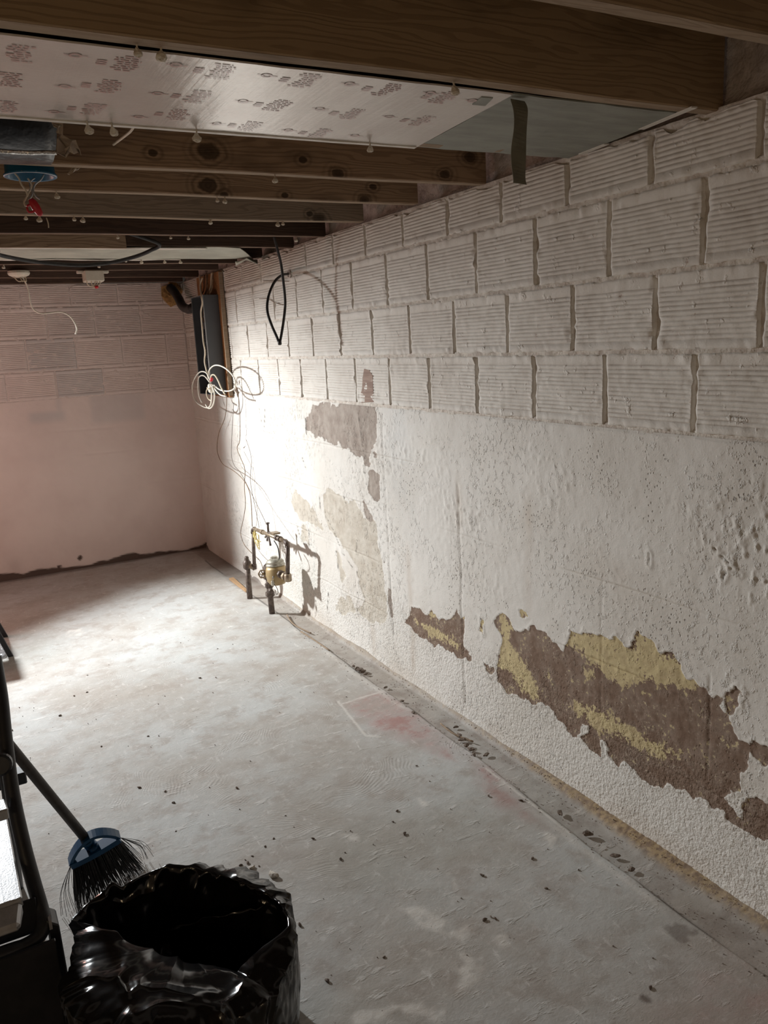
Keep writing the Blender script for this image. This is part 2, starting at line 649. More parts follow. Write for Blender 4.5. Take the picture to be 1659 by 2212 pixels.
M['bag'] = simple('black_bag_film', (0.004, 0.004, 0.0045), (0.007, 0.007, 0.0075), 0.17, 6, bump=0.0022, bscale=30, spec=0.5)
M['black_metal'] = simple('black_enamel', (0.012, 0.013, 0.016), (0.02, 0.02, 0.024), 0.42, 30)
M['black_rubber'] = simple('black_rubber', (0.015, 0.014, 0.014), (0.03, 0.028, 0.026), 0.6, 40)
M['silver'] = simple('aluminium_tread', (0.50, 0.50, 0.51), (0.42, 0.42, 0.43), 0.42, 40, metal=0.5, bump=0.0006, bscale=200)
M['white_plastic'] = simple('white_plastic', (0.72, 0.66, 0.56), (0.62, 0.55, 0.45), 0.5, 15)
M['cream_cable'] = simple('cream_cable_sheath', (0.70, 0.60, 0.46), (0.58, 0.48, 0.35), 0.5, 15)
M['white_cable'] = simple('white_cable_sheath', (0.82, 0.78, 0.68), (0.72, 0.66, 0.55), 0.45, 15)
M['brown_cable'] = simple('brown_cloth_cable', (0.25, 0.15, 0.08), (0.10, 0.06, 0.035), 0.7, 40)
M['panel_grey'] = simple('grey_panel_enamel', (0.085, 0.09, 0.10), (0.075, 0.08, 0.088), 0.55, 8)
M['panel_edge'] = simple('bare_steel_edge', (0.42, 0.42, 0.42), (0.3, 0.3, 0.3), 0.4, 30, metal=0.6)
M['panel_dark'] = simple('panel_inside', (0.013, 0.013, 0.014), (0.03, 0.028, 0.026), 0.45, 30)
M['breaker'] = simple('breaker_black', (0.018, 0.018, 0.02), (0.03, 0.03, 0.032), 0.35, 40)
M['blue'] = simple('blue_plastic', (0.008, 0.13, 0.25), (0.006, 0.10, 0.20), 0.4, 10)
M['blue_cap'] = simple('blue_broom_plastic', (0.012, 0.085, 0.20), (0.010, 0.07, 0.16), 0.42, 14)
M['red'] = simple('red_plastic', (0.62, 0.03, 0.04), (0.50, 0.02, 0.03), 0.4, 12)
_k = NB(M['bag'].node_tree)
_n = _k.noise(5.5, 2, 0.45, None, 0.8)
_r = _k.math('SUBTRACT', 1.0, _k.math('ABSOLUTE', _k.math('SUBTRACT', _k.math('MULTIPLY', _n, 2.0), 1.0)))
_b1 = _k.bump(_k.math('POWER', _r, 5.0), 0.014, 0.75)
_b2 = _k.bump(_k.noise(34, 2, 0.5), 0.0009, 0.5, _b1)
_k.link(_b2, M['bag'].node_tree.nodes['Principled BSDF'].inputs['Normal'])
M['foil'] = None
M['greenboard'] = simple('grey_green_board', (0.275, 0.285, 0.245), (0.21, 0.215, 0.185), 0.5, 9, bump=0.002, bscale=14, stretch=(0.6, 2.5, 1))
M['paleboard'] = simple('pale_green_board', (0.50, 0.50, 0.42), (0.40, 0.40, 0.34), 0.55, 7, bump=0.002, bscale=12)
M['board_edge'] = simple('folded_white_edge', (0.74, 0.70, 0.64), (0.62, 0.57, 0.50), 0.45, 20)
M['print'] = simple('faded_red_print', (0.56, 0.38, 0.365), (0.62, 0.47, 0.45), 0.2, 60)
M['tape'] = simple('olive_tape', (0.17, 0.16, 0.115), (0.14, 0.132, 0.095), 0.7, 40)
M['paper'] = simple('torn_kraft_paper', (0.50, 0.42, 0.34), (0.38, 0.31, 0.25), 0.8, 25, bump=0.003, bscale=30)
M['foilstrip'] = simple('crumpled_foil', (0.75, 0.73, 0.70), (0.5, 0.48, 0.45), 0.25, 30, metal=0.9, bump=0.01, bscale=40)
M['pipe'] = simple('blackened_pipe', (0.085, 0.06, 0.05), (0.17, 0.13, 0.105), 0.5, 60, metal=0.3)
M['pipe_pale'] = simple('tarnished_brass_pipe', (0.42, 0.33, 0.23), (0.25, 0.19, 0.14), 0.4, 60, metal=0.5)
M['brass'] = simple('meter_bronze', (0.52, 0.39, 0.21), (0.40, 0.29, 0.15), 0.42, 18, metal=0.45)
M['meter_cap'] = simple('meter_lid_metal', (0.60, 0.57, 0.48), (0.36, 0.34, 0.28), 0.4, 40, metal=0.4)
M['plaster_bit'] = simple('plaster_crumb', (0.68, 0.62, 0.52), (0.52, 0.45, 0.36), 0.9, 80, bump=0.003, bscale=120)
M['debris'] = simple('dark_debris', (0.13, 0.095, 0.075), (0.24, 0.19, 0.15), 0.9, 120, bump=0.003, bscale=200)
M['stick'] = wood('splinter_wood', (0.50, 0.33, 0.19), (0.34, 0.20, 0.10), seed=3.0, knots=False)
M['handle'] = simple('dark_broom_handle', (0.035, 0.028, 0.024), (0.055, 0.045, 0.038), 0.55, 60)
M['bristle'] = simple('dark_bristles', (0.020, 0.019, 0.020), (0.045, 0.042, 0.042), 0.38, 200)
M['foam'] = simple('old_foam', (0.50, 0.30, 0.11), (0.30, 0.16, 0.06), 0.9, 30, bump=0.01, bscale=40)
M['conduit'] = simple('black_conduit', (0.022, 0.017, 0.015), (0.04, 0.032, 0.028), 0.5, 30)
M['clear'] = simple('clear_film', (0.80, 0.80, 0.82), (0.7, 0.7, 0.72), 0.12, 20, bump=0.004, bscale=40)
M['clear'].node_tree.nodes['Principled BSDF'].inputs['Transmission Weight'].default_value = 0.75


def foil_mat():
    m, nt, b = _nt('printed_foil_board')
    k = NB(nt)
    weave = k.noise(320, 2, 0.5, k.mapped((0.2, 1, 1)))
    blot = k.noise(5, 4, 0.6)
    c = k.mix(k.ramp(blot, 0.3, 0.7), (0.74, 0.70, 0.665), (0.66, 0.61, 0.575))
    # rubbed pink ghost of the print
    c = k.mix(k.math('MULTIPLY', k.ramp(k.noise(9, 4, 0.6, k.mapped((1, 1.6, 1))), 0.60, 0.74), 0.14), c, (0.62, 0.42, 0.40))
    k.link(c, b.inputs['Base Color'])
    b.inputs['Roughness'].default_value = 0.22
    b.inputs['Metallic'].default_value = 0.35
    b.inputs['Specular IOR Level'].default_value = 0.7
    sc = k.noise(90, 3, 0.6, k.mapped((1.0, 0.06, 1), rot=(0, 0, 0.35)))
    h = k.math('ADD', weave, k.math('MULTIPLY', sc, 1.2))
    k.link(k.bump(h, 0.0006, 0.5), b.inputs['Normal'])
    return m


M['foil'] = foil_mat()

# ------------------------------------------------------------------ RIGHT WALL
DEPTH = 0.0029
ys = [0.78]
while ys[-1] < YB + 0.02:
    ys.append(ys[-1] * (1 + DEPTH))
ys = np.array(ys)
ys[-1] = YB + 0.02

wall_right = None


def P_wall(pts, scale, ox, oy):
    """outline read off an enlargement of the wall -> (y, z) on the wall"""
    out = []
    for x, y in pts:
        w = wl(ox + x / scale, oy + y / scale)
        out.append((w.y, w.z))
    return out


def build_right_plaster():
    zs = np.linspace(-0.02, 1.192, 400)
    Y, Z = np.meshgrid(ys, zs)
    Y = Y.ravel()
    Z = Z.ravel()
    s6 = 2.517
    big = [(205, 185), (165, 235), (200, 290), (215, 340), (195, 430), (185, 490), (190, 560), (240, 610), (330, 655), (370, 670), (440, 670),
           (500, 730), (520, 770), (560, 800), (600, 850), (640, 850), (655, 800), (690, 795), (705, 860), (720, 870), (780, 880), (800, 950), (850, 1040), (880, 1010), (960, 1060),
           (1030, 1130), (1090, 1150), (1110, 1120), (1220, 1160), (1260, 1200), (1290, 1190), (1350, 1250), (1390, 1250), (1440, 1320),
           (1510, 1370), (1560, 1400), (1700, 1450), (1760, 1380), (1720, 1240), (1600, 1200), (1520, 1230), (1500, 1285), (1440, 1200), (1500, 1130),
           (1490, 1060), (1530, 1010), (1550, 910), (1500, 870), (1450, 800), (1430, 740), (1390, 690), (1410, 650), (1350, 640), (1320, 600),
           (1275, 600), (1260, 540), (1210, 540), (1180, 460), (1130, 405), (1070, 415), (1030, 350), (950, 290), (910, 380), (830, 285),
           (815, 320), (770, 325), (700, 300), (660, 285), (640, 310), (590, 280), (560, 350), (550, 390), (490, 345), (460, 290), (380, 250), (360, 280), (320, 290), (275, 270), (250, 215)]
    peel = poly_sdf(Y, Z, P_wall(big, s6, 1000, 1250))
    ext = [[(1415, 650), (1430, 600), (1480, 575), (1520, 620), (1490, 700), (1440, 735)], [(1555, 900), (1650, 915), (1700, 1010), (1640, 1010), (1590, 970)],
           [(105, 205), (90, 270), (110, 315), (125, 230)], [(300, 165), (310, 205), (355, 210), (345, 180)], [(120, 460), (150, 525), (190, 490), (150, 480)],
           [(640, 860), (740, 945), (750, 870), (700, 850)]]
    for e in ext:
        peel = np.maximum(peel, poly_sdf(Y, Z, P_wall(e, s6, 1000, 1250)))
    s4 = 3.606
    small = [(900, 45), (870, 110), (850, 160), (880, 190), (960, 260), (1080, 340), (1200, 400), (1290, 440), (1360, 450), (1340, 380), (1300, 330),
             (1310, 110), (1290, 150), (1250, 60), (1200, 150), (1140, 160), (1090, 120), (1050, 30), (1020, 110), (960, 60)]
    peel = np.maximum(peel, poly_sdf(Y, Z, P_wall(small, s4, 640, 1300)))
    # yellow under-coat
    yel = np.zeros_like(Y)
    for pg in ([(590, 285), (560, 360), (650, 400), (700, 470), (760, 520), (860, 590), (960, 560), (1080, 580), (1285, 610), (1270, 535), (1190, 450), (1030, 340), (950, 280), (910, 380), (830, 275), (700, 290)],
               [(205, 185), (275, 270), (240, 330), (330, 450), (410, 600), (420, 660), (330, 640), (260, 520), (180, 490), (210, 340)],
               [(610, 665), (700, 690), (860, 775), (960, 840), (1170, 940), (1110, 995), (900, 890), (700, 800), (620, 740)],
               [(670, 500), (720, 500), (720, 535), (680, 530)], [(970, 620), (1010, 610), (1010, 640)],
               [(100, 205), (85, 275), (115, 320), (130, 230)], [(295, 160), (305, 210), (360, 215), (350, 175)]):
        yel = np.maximum(yel, sstep(-0.025, 0.030, poly_sdf(Y, Z, P_wall(pg, s6, 1000, 1250))))
    for pg in ([(930, 150), (1100, 225), (1260, 320), (1290, 380), (1180, 330), (1040, 260)], [(1050, 30), (1090, 120), (1030, 120)]):
        yel = np.maximum(yel, sstep(-0.03, 0.03, poly_sdf(Y, Z, P_wall(pg, s4, 640, 1300))))
    # bare grey cement further along
    s7 = 3.686
    grey = np.full_like(Y, -0.12)
    for pg in ([(205, 435), (150, 520), (150, 640), (200, 690), (320, 720), (440, 760), (540, 825), (600, 840), (620, 920), (660, 910), (650, 850), (690, 750), (720, 730), (715, 500),
                (690, 400), (700, 380), (690, 330), (590, 330), (585, 400), (520, 410), (430, 370), (390, 440), (300, 390), (250, 430)],
               [(640, 940), (740, 950), (750, 1220), (700, 1180), (640, 1110)], [(610, 1200), (690, 1350), (660, 1400), (620, 1310)], [(685, 800), (720, 810), (715, 855), (690, 840)],
               [(740, 1610), (780, 1690), (760, 1710)], [(810, 1900), (850, 2100), (830, 2120), (805, 2000)]):
        grey = np.maximum(grey, poly_sdf(Y, Z, P_wall(pg, s7, 620, 760)))
    thin = np.full_like(Y, -0.12)
    for pg in ([(330, 1090), (280, 1150), (300, 1300), (330, 1400), (400, 1480), (480, 1600), (550, 1720), (580, 1850), (620, 1980), (560, 2060), (640, 2140), (790, 2160), (780, 1950),
                (760, 1700), (720, 1500), (700, 1340), (600, 1320), (540, 1210), (470, 1180), (400, 1140)],
               [(60, 1110), (40, 1200), (100, 1340), (280, 1410), (230, 1280), (150, 1180)], [(400, 1960), (390, 2060), (450, 2110), (540, 2060), (500, 1960)],
               [(110, 1370), (165, 1400), (180, 1540), (120, 1500)], [(390, 1560), (480, 1800), (440, 1830), (395, 1680)]):
        thin = np.maximum(thin, poly_sdf(Y, Z, P_wall(pg, s7, 620, 760)))
    grey = grey - 0.03 * sstep(0.18, 0.42, fbm(Y * 15, Z * 11, 3, 37))
    rag = fbm(Y * 22, Z * 16, 4, 3) * 0.020 + fbm(Y * 90, Z * 80, 2, 8) * 0.006
    peel = peel + rag
    grey = grey + rag * 1.1
    thin = thin + rag * 1.3
    allp = np.maximum(np.maximum(peel, grey), thin)
    isg = sstep(-0.002, 0.002, grey - np.maximum(peel, thin))
    ist = sstep(-0.002, 0.002, thin - np.maximum(peel, grey))
    # ---- relief
    near = sstep(3.2, 1.6, Y)
    h = fbm(Y * 2.2, Z * 2.2, 3, 21) * 0.006
    low = sstep(0.42, 0.25, Z + 0.05 * fbm(Y * 3, Z * 3, 2, 5))
    knob = fbm(Y * 85, Z * 85, 2, 31)
    h += low * knob * 0.0011
    h += (1 - low) * fbm(Y * 40, Z * 40, 3, 41) * 0.0010
    # trowel tears in two bands, stronger towards the camera
    for zc, wd_, am in ((1.03, 0.11, 0.8), (0.86, 0.12, 1.0), (0.60, 0.08, 0.45)):
        band = np.exp(-((Z - zc - 0.05 * fbm(Y * 2.0, Z * 0 + zc, 2, 77)) / wd_) ** 2)
        tear = np.clip(fbm(Y * 85 + 3 * fbm(Y * 5, Z * 5, 2, 2), Z * 38, 3, 51) - 0.02, 0, 1)
        msk = sstep(0.0, 0.5, fbm(Y * 2.6, Z * 3.0, 3, 61) + 0.15)
        h += band * tear * msk * am * 0.0075
    # bed joints and upright joints showing through
    crack = np.zeros_like(Y)
    for zc in (0.979, 0.742, 0.49, 0.26):
        dz = Z - zc - 0.006 * fbm(Y * 4, Y * 0 + zc, 3, 13)
        brk = sstep(-0.25, 0.25, fbm(Y * 2.4, Y * 0 + zc * 9, 3, 15))
        h += -0.0035 * np.exp(-(dz / 0.004) ** 2) * brk + 0.002 * np.exp(-((dz - 0.008) / 0.006) ** 2) * brk
    for yc, z0, z1, am in ((2.466, 0.05, 0.95, 1.0), (3.03, 0.16, 1.18, 1.0), (1.72, 0.30, 0.76, 0.4), (4.2, 0.1, 0.9, 0.4), (1.33, 0.28, 0.6, 0.5)):
        dy = Y - yc - 0.008 * fbm(Z * 5, Z * 0 + yc, 3, 19)
        rng = sstep(z0, z0 + 0.03, Z) * sstep(z1, z1 - 0.03, Z)
        h += -0.005 * am * np.exp(-(dy / 0.0045) ** 2) * rng
        crack = np.maximum(crack, 0.5 * am * np.exp(-(dy / 0.003) ** 2) * rng * sstep(-0.2, 0.3, fbm(Z * 9, Z * 0 + yc, 2, 23)))
    # single cracks with lifted edges
    for pts in ([(1545, 1185), (1575, 1215), (1583, 1230)], [(1570, 1235), (1560, 1247)], [(1583, 1230), (1600, 1242)], [(1403, 1195), (1404, 1220)], [(1040, 1335), (1045, 1370)],
                [(775, 905), (782, 960), (790, 1000)], [(785, 1005), (792, 1050)], [(741, 1065), (745, 1085)], [(690, 1068), (691, 1098)], [(653, 990), (660, 1010)],
                [(703, 1115), (722, 1150), (737, 1190), (760, 1225)], [(770, 1165), (768, 1195)], [(725, 1185), (730, 1230)], [(770, 1235), (775, 1270)],
                [(640, 1130), (652, 1170)], [(668, 1140), (668, 1180)], [(710, 1280), (708, 1320)], [(771, 1280), (772, 1320)], [(838, 1300), (840, 1322)], [(560, 880), (566, 915)], [(573, 885), (570, 930)], [(660, 905), (662, 938)]):
        Q = [wl(*p) for p in pts]
        for a, b in zip(Q[:-1], Q[1:]):
            m = (np.abs(Y - (a.y + b.y) / 2) < abs(a.y - b.y) / 2 + 0.05) & (np.abs(Z - (a.z + b.z) / 2) < abs(a.z - b.z) / 2 + 0.05)
            if not m.any():
                continue
            yy = Y[m]
            zz = Z[m]
            e = (b.y - a.y, b.z - a.z)
            L2 = e[0] ** 2 + e[1] ** 2
            t = np.clip(((yy - a.y) * e[0] + (zz - a.z) * e[1]) / L2, 0, 1)
            wob = 0.006 * fbm(yy * 50, zz * 50, 2, 29)
            d = np.hypot(yy - a.y - t * e[0] + wob, zz - a.z - t * e[1] + wob)
            wdt = 0.0016 * max(1.0, (a.y + b.y) / 4)
            crack[m] = np.maximum(crack[m], np.exp(-(d / wdt) ** 2))
            h[m] += 0.0025 * np.exp(-((d - 0.007) / 0.006) ** 2) - 0.002 * np.exp(-(d / 0.003) ** 2)
    # paint film: missing inside the patches, its rim lifted a little
    ins = sstep(-0.0015, 0.0015, allp)
    h += -0.0022 * ins * (1 - 0.4 * ist) + ins * fbm(Y * 70, Z * 70, 3, 91) * 0.0016
    h += 0.0028 * np.exp(-((allp + 0.004) / 0.004) ** 2) * (0.4 + 0.6 * sstep(-0.3, 0.4, fbm(Y * 12, Z * 12, 2, 95)))
    # top of the plaster dies into the blocks
    h += -0.004 * sstep(1.184, 1.192, Z + 0.003 * fbm(Y * 12, Z * 0, 2, 33))
    # cove at the foot
    h += 0.010 * sstep(0.04, 0.0, Z) * (0.5 + 0.5 * fbm(Y * 6, Z * 0, 2, 35))
    stain = np.zeros_like(Y)
    for px_, y0, y1, w_, am in ((888, 1180, 1450, 0.020, 0.55), (1142, 1060, 1330, 0.022, 0.45), (990, 1010, 1140, 0.02, 0.5), (805, 1330, 1420, 0.03, 0.5), (1340, 1190, 1290, 0.10, 0.35), (760, 1200, 1330, 0.12, 0.35)):
        a = wl(px_, y0)
        b = wl(px_, y1)
        stain = np.maximum(stain, am * np.exp(-((Y - (a.y + b.y) / 2 + 0.01 * fbm(Z * 9, Z * 0, 2, 3)) / w_) ** 2) * sstep(b.z - 0.05, b.z + 0.06, Z) * sstep(a.z + 0.03, a.z - 0.08, Z) * (0.6 + 0.4 * fbm(Y * 30, Z * 14, 3, 7)))
    stain = np.maximum(stain, 0.30 * sstep(0.10, 0.0, Z) * sstep(-0.2, 0.4, fbm(Y * 7, Z * 7, 3, 99)))
    cool = 0.30 * np.exp(-((Y - 2.9) / 0.16) ** 2) * sstep(0.55, 0.9, Z) * (0.6 + 0.4 * fbm(Y * 20, Z * 14, 3, 17))
    pits = np.clip(sstep(3.2, 2.6, Y) * 0.6 + np.exp(-((Y - 2.85) / 0.2) ** 2) + 0.35, 0, 1)
    X = XW - h
    V = np.stack([X, Y, Z], -1)
    q = grid_quads(len(zs), len(ys))
    o = nmesh('wall_right', V, q, M['wall'], None, True,
              {'low': low, 'peel': allp, 'yellow': yel, 'grey': isg, 'thin': ist, 'crack': crack, 'stain': np.clip(stain, 0, 1), 'cool': cool, 'pits': pits})
    return struct(o)


wall_right = build_right_plaster()

COURSES_R = [(1.195, 1.399, 1.712), (1.399, 1.595, 1.842), (1.595, 1.801, 2.006), (1.801, 1.931, 1.864)]


def build_backing(name, uarr, z0, z1, courses, pitch, place, parent, mat, vdepth=0.011, seed=0, umax=None):
    """the mortar the blocks sit in: nearly flush in the beds, deep in the upright joints"""
    zs = np.arange(z0, z1 + 1e-6, 0.0055)
    U, Z = np.meshgrid(uarr, zs)
    U = U.ravel()
    Z = Z.ravel()
    w = -(vdepth + 0.004 * fbm(U * 30, Z * 60, 3, seed + 1))
    for (c0, c1, off) in courses:
        for zz in (c0, c1):
            w = np.maximum(w, np.where(np.abs(Z - zz) < 0.011, -0.0035 + 0.0045 * fbm(U * 22, Z * 60, 3, seed + 2), -1))
    x, y, z = place(U, w, Z)
    return nmesh(name, np.stack([x, y, z], -1), grid_quads(len(zs), len(uarr)), mat, parent)


def build_block(name, u0, u1, z0, z1, place, parent, mat, nu=30, groove=0.0022, seed=0, ragged_top=False, rough=1.0, cool=None):
    us = np.concatenate([[u0, u0 + 0.0015], np.linspace(u0 + 0.006, u1 - 0.006, nu), [u1 - 0.0015, u1]])
    rows = [z0, z0 + 0.0015, z0 + 0.008]
    g = z0 + 0.024
    top = z1 - (0.024 if not ragged_top else 0.006)
    isg = [0, 0, 0]
    while g < top:
        for dz, d in ((-0.0019, 0), (-0.0006, 1), (0.0006, 1), (0.0019, 0)):
            rows.append(g + dz)
            isg.append(d)
        g += 0.0118
    for a in (z1 - 0.008, z1 - 0.0015, z1):
        if a > rows[-1] + 0.0003:
            rows.append(a)
            isg.append(0)
    rows = np.array(rows)
    isg = np.array(isg, float)
    U, Z = np.meshgrid(us, rows)
    G = np.repeat(isg[:, None], len(us), 1)
    U0, Z0 = U.copy(), Z.copy()
    Z = Z + 0.0010 * fbm(U * 14, Z * 3, 2, seed + 5)
    gm = 0.55 + 0.9 * vnoise(U * 18, Z * 40, seed + 6)
    edge = np.minimum(np.minimum(U0 - u0, u1 - U0), np.minimum(Z0 - z0, z1 - Z0))
    G = G * sstep(0.003, 0.012, np.minimum(U0 - u0, u1 - U0))
    w = -groove * G * gm + rough * (0.0022 * fbm(U * 9, Z * 9, 2, seed + 1) + 0.0016 * fbm(U * 60, Z * 60, 2, seed + 2))
    # blobs of mortar and chipped corners
    bl = np.clip(fbm(U * 26, Z * 26, 3, seed + 3) - 0.30, 0, 1)
    w += rough * bl * 0.012 * (0.3 + sstep(0.05, 0.0, edge))
    chip = np.clip(fbm(U * 34, Z * 34, 2, seed + 4) - 0.25, 0, 1) * sstep(0.018, 0.0, edge)
    w -= rough * chip * 0.014
    border = np.zeros_like(U)
    border[0, :] = border[-1, :] = 1
    border[:, 0] = border[:, -1] = 1
    w = np.where(border > 0, -0.022, w)
    jit = 0.0035 * rough
    ed = edge < 0.002
    U = np.where(ed, U + jit * fbm(Z0 * 55, U0 * 8, 2, seed + 7), U)
    Z = np.where(ed, Z + jit * fbm(U0 * 55, Z0 * 8, 2, seed + 8), Z)
    if ragged_top:
        cut = 0.020 * np.clip(fbm(U * 16, U * 0, 3, seed + 9) + 0.25, 0, 1)
        Z = np.where(Z0 > z1 - 0.034, np.minimum(Z, z1 - cut + (Z0 - z1) * 0.05), Z)
    x, y, z = place(U.ravel(), w.ravel(), Z.ravel())
    at = {}
    if cool is not None:
        at = {'cool': np.full(x.shape, cool), 'stain': np.zeros(x.shape), 'peel': np.zeros(x.shape)}
    at['rib'] = (np.repeat(isg[:, None], len(us), 1) * sstep(0.003, 0.010, np.minimum(U0 - u0, u1 - U0)) * gm * (0.35 + 0.65 * sstep(0.25, 0.5, vnoise(U0 * 11, Z0 * 70, seed + 12)))).ravel()
    return nmesh(name, np.stack([x, y, z], -1), grid_quads(len(rows), len(us)), mat, parent, True, at)


def place_right(u, w, z):
    return XW - w, u, z


build_backing('mortar', ys, 1.188, 1.936, COURSES_R, 0.3075, place_right, wall_right, M['mortar'], 0.012, 5)
k_ = 0
for ci, (c0, c1, off) in enumerate(COURSES_R):
    n0 = math.floor((0.70 - off) / 0.3075)
    j = n0
    while True:
        ya = off + j * 0.3075 + 0.006
        yb = ya + 0.3075 - 0.0135
        if ya > YB - 0.03:
            break
        k_ += 1
        build_block('block', ya, min(yb, YB - 0.004), c0 + 0.0045, c1 - 0.0045 + (0.004 if ci == 3 else 0), place_right, wall_right, M['block'],
                    nu=34 if ya < 3 else 22, seed=k_ * 13, ragged_top=(ci == 3), groove=0.0030 if ya < 3 else 0.0036)
        j += 1

# a strip of paint gone from one block and the bare tile showing: a thin scab of tile colour set in the face
bare = bmesh.new()
pts = [(615, 135), (605, 200), (600, 290), (590, 330), (590, 405), (690, 400), (688, 320), (683, 190), (655, 145)]
ring = [bare.verts.new((XW - 0.0012, wl(620 + a / 3.686, 760 + b / 3.686).y, wl(620 + a / 3.686, 760 + b / 3.686).z)) for a, b in pts]
ring2 = [bare.verts.new((XW + 0.006, v.co.y, v.co.z)) for v in ring]
bare.faces.new(ring)
for i in range(len(ring)):
    bare.faces.new((ring[i], ring2[i], ring2[(i + 1) % len(ring)], ring[(i + 1) % len(ring)]))
M['bare'] = simple('bare_tile', (0.40, 0.29, 0.235), (0.30, 0.205, 0.165), 0.9, 40, bump=0.006, bscale=60, stretch=(1, 0.15, 2.0))
finish('bare_tile_patch', bare, M['bare'], wall_right)

# rough fill between the joist ends on top of the wall
zf = np.arange(1.925, 2.12, 0.008)
yf = np.arange(0.6, YB, 0.012)
U, Z = np.meshgrid(yf, zf)
U = U.ravel()
Z = Z.ravel()
Xf = 1.668 - 0.016 * fbm(U * 6, Z * 6, 4, 44) - 0.02 * sstep(1.965, 1.925, Z)
parge = nmesh('parging', np.stack([Xf, U, Z], -1), grid_quads(len(zf), len(yf)), M['parge'], wall_right)

# ------------------------------------------------------------------ BACK WALL
xb = np.arange(-0.75, XW + 0.03, 0.008)


def build_back_plaster():
    zs = np.arange(-0.02, 1.196, 0.008)
    U, Z = np.meshgrid(xb, zs)
    U = U.ravel()
    Z = Z.ravel()
    h = fbm(U * 2.2, Z * 2.2, 3, 121) * 0.004 + fbm(U * 40, Z * 40, 3, 141) * 0.0008
    for zc in (0.97, 0.80, 0.55, 0.32):
        dz = Z - zc - 0.006 * fbm(U * 3, U * 0 + zc, 3, 113)
        h += -0.004 * np.exp(-(dz / 0.006) ** 2) * sstep(-0.1, 0.3, fbm(U * 2.0, U * 0 + zc * 9, 3, 115))
    foot = 0.032 + 0.055 * fbm(U * 4, U * 0, 4, 131)
    peel = sstep(0.004, -0.004, Z - foot)
    fp = fl(260, 1205)
    d = np.hypot((U - 0.72), (Z - 0.075))
    peel = np.maximum(peel, sstep(0.022, 0.015, d + 0.012 * fbm(U * 40, Z * 40, 2, 133)))
    d = np.hypot((U - 0.58), (Z - 0.04)) + 0.01 * fbm(U * 60, Z * 60, 2, 134)
    peel = np.maximum(peel, sstep(0.016, 0.010, d))
    h -= peel * 0.004
    stain = 0.25 * np.exp(-((U - 0.30) / 0.05) ** 2 - ((Z - 0.09) / 0.06) ** 2)
    cool = np.zeros_like(U)

    def bw(px, py):
        p = hit(px, py, 1, YB)
        return p.x, p.z
    for a, b, am in ((bw(190, 848), bw(312, 905), 0.35), (bw(60, 893), bw(140, 908), 0.5), (bw(118, 845), bw(132, 900), 0.5)):
        cool = np.maximum(cool, am * sstep(a[0] - 0.02, a[0] + 0.03, U) * sstep(b[0] + 0.03, b[0] - 0.02, U) * sstep(a[1] + 0.02, a[1] - 0.02, Z) * sstep(b[1] - 0.03, b[1] + 0.03, Z))
    V = np.stack([U, YB - h, Z], -1)
    return struct(nmesh('wall_back', V, grid_quads(len(zs), len(xb), True), M['back'], None, True, {'peel': peel, 'stain': stain, 'cool': cool}))


wall_back = build_back_plaster()
COURSES_B = [(1.192, 1.378, 0.10), (1.378, 1.590, 0.25), (1.590, 1.792, 0.09), (1.792, 1.931, 0.26)]


def place_back(u, w, z):
    return u, YB - w, z


M['back_mortar'] = simple('back_wall_mortar', (0.74, 0.64, 0.59), (0.67, 0.57, 0.525), 0.9, 25, bump=0.004, bscale=45, spec=0.15)
build_backing('mortar', xb, 1.188, 1.936, COURSES_B, 0.3075, place_back, wall_back, M['back_mortar'], 0.0018, 25)
for ci, (c0, c1, off) in enumerate(COURSES_B):
    j = math.floor((-0.75 - off) / 0.3075)
    while True:
        ua = off + j * 0.3075 + 0.004
        ub = ua + 0.3075 - 0.005
        if ua > XW - 0.05:
            break
        k_ += 1
        mid = (ua + ub) / 2
        cool = 0.10
        if ci in (0, 1) and 0.60 < mid < 0.95:
            cool = 0.60
        if ci in (0, 1) and 0.1 < mid < 0.42:
            cool = 0.22
        if ci == 2 and 0.85 < mid < 1.2:
            cool = 0.30
        build_block('block', ua, min(ub, XW - 0.004), c0 + 0.003, c1 - 0.003 + (0.003 if ci == 3 else 0), place_back, wall_back, M['back'],
                    nu=16, seed=k_ * 13, groove=0.0022, ragged_top=(ci == 3), rough=0.4, cool=cool)
        j += 1

# plain shell of the room out of the frame
def slab(name, lo, hi, mat):
    bm = bmesh.new()
    box(bm, lo, hi)
    return struct(finish(name, bm, mat))


M['plain_wall'] = simple('plain_painted_wall', (0.66, 0.60, 0.54), (0.54, 0.48, 0.43), 0.85, 6, bump=0.004, bscale=30, spec=0.2)
slab('wall_back_far', (-3.3, YB, -0.02), (-0.75, YB + 0.1, 2.13), M['plain_wall'])
slab('wall_left', (-3.4, -1.7, -0.02), (-3.3, YB + 0.1, 2.13), M['plain_wall'])
slab('wall_front', (-3.3, -1.8, -0.02), (1.8, -1.7, 2.13), M['plain_wall'])
slab('wall_right_near', (XW, -1.7, -0.02), (XW + 0.12, 0.78, 1.925), M['plain_wall'])

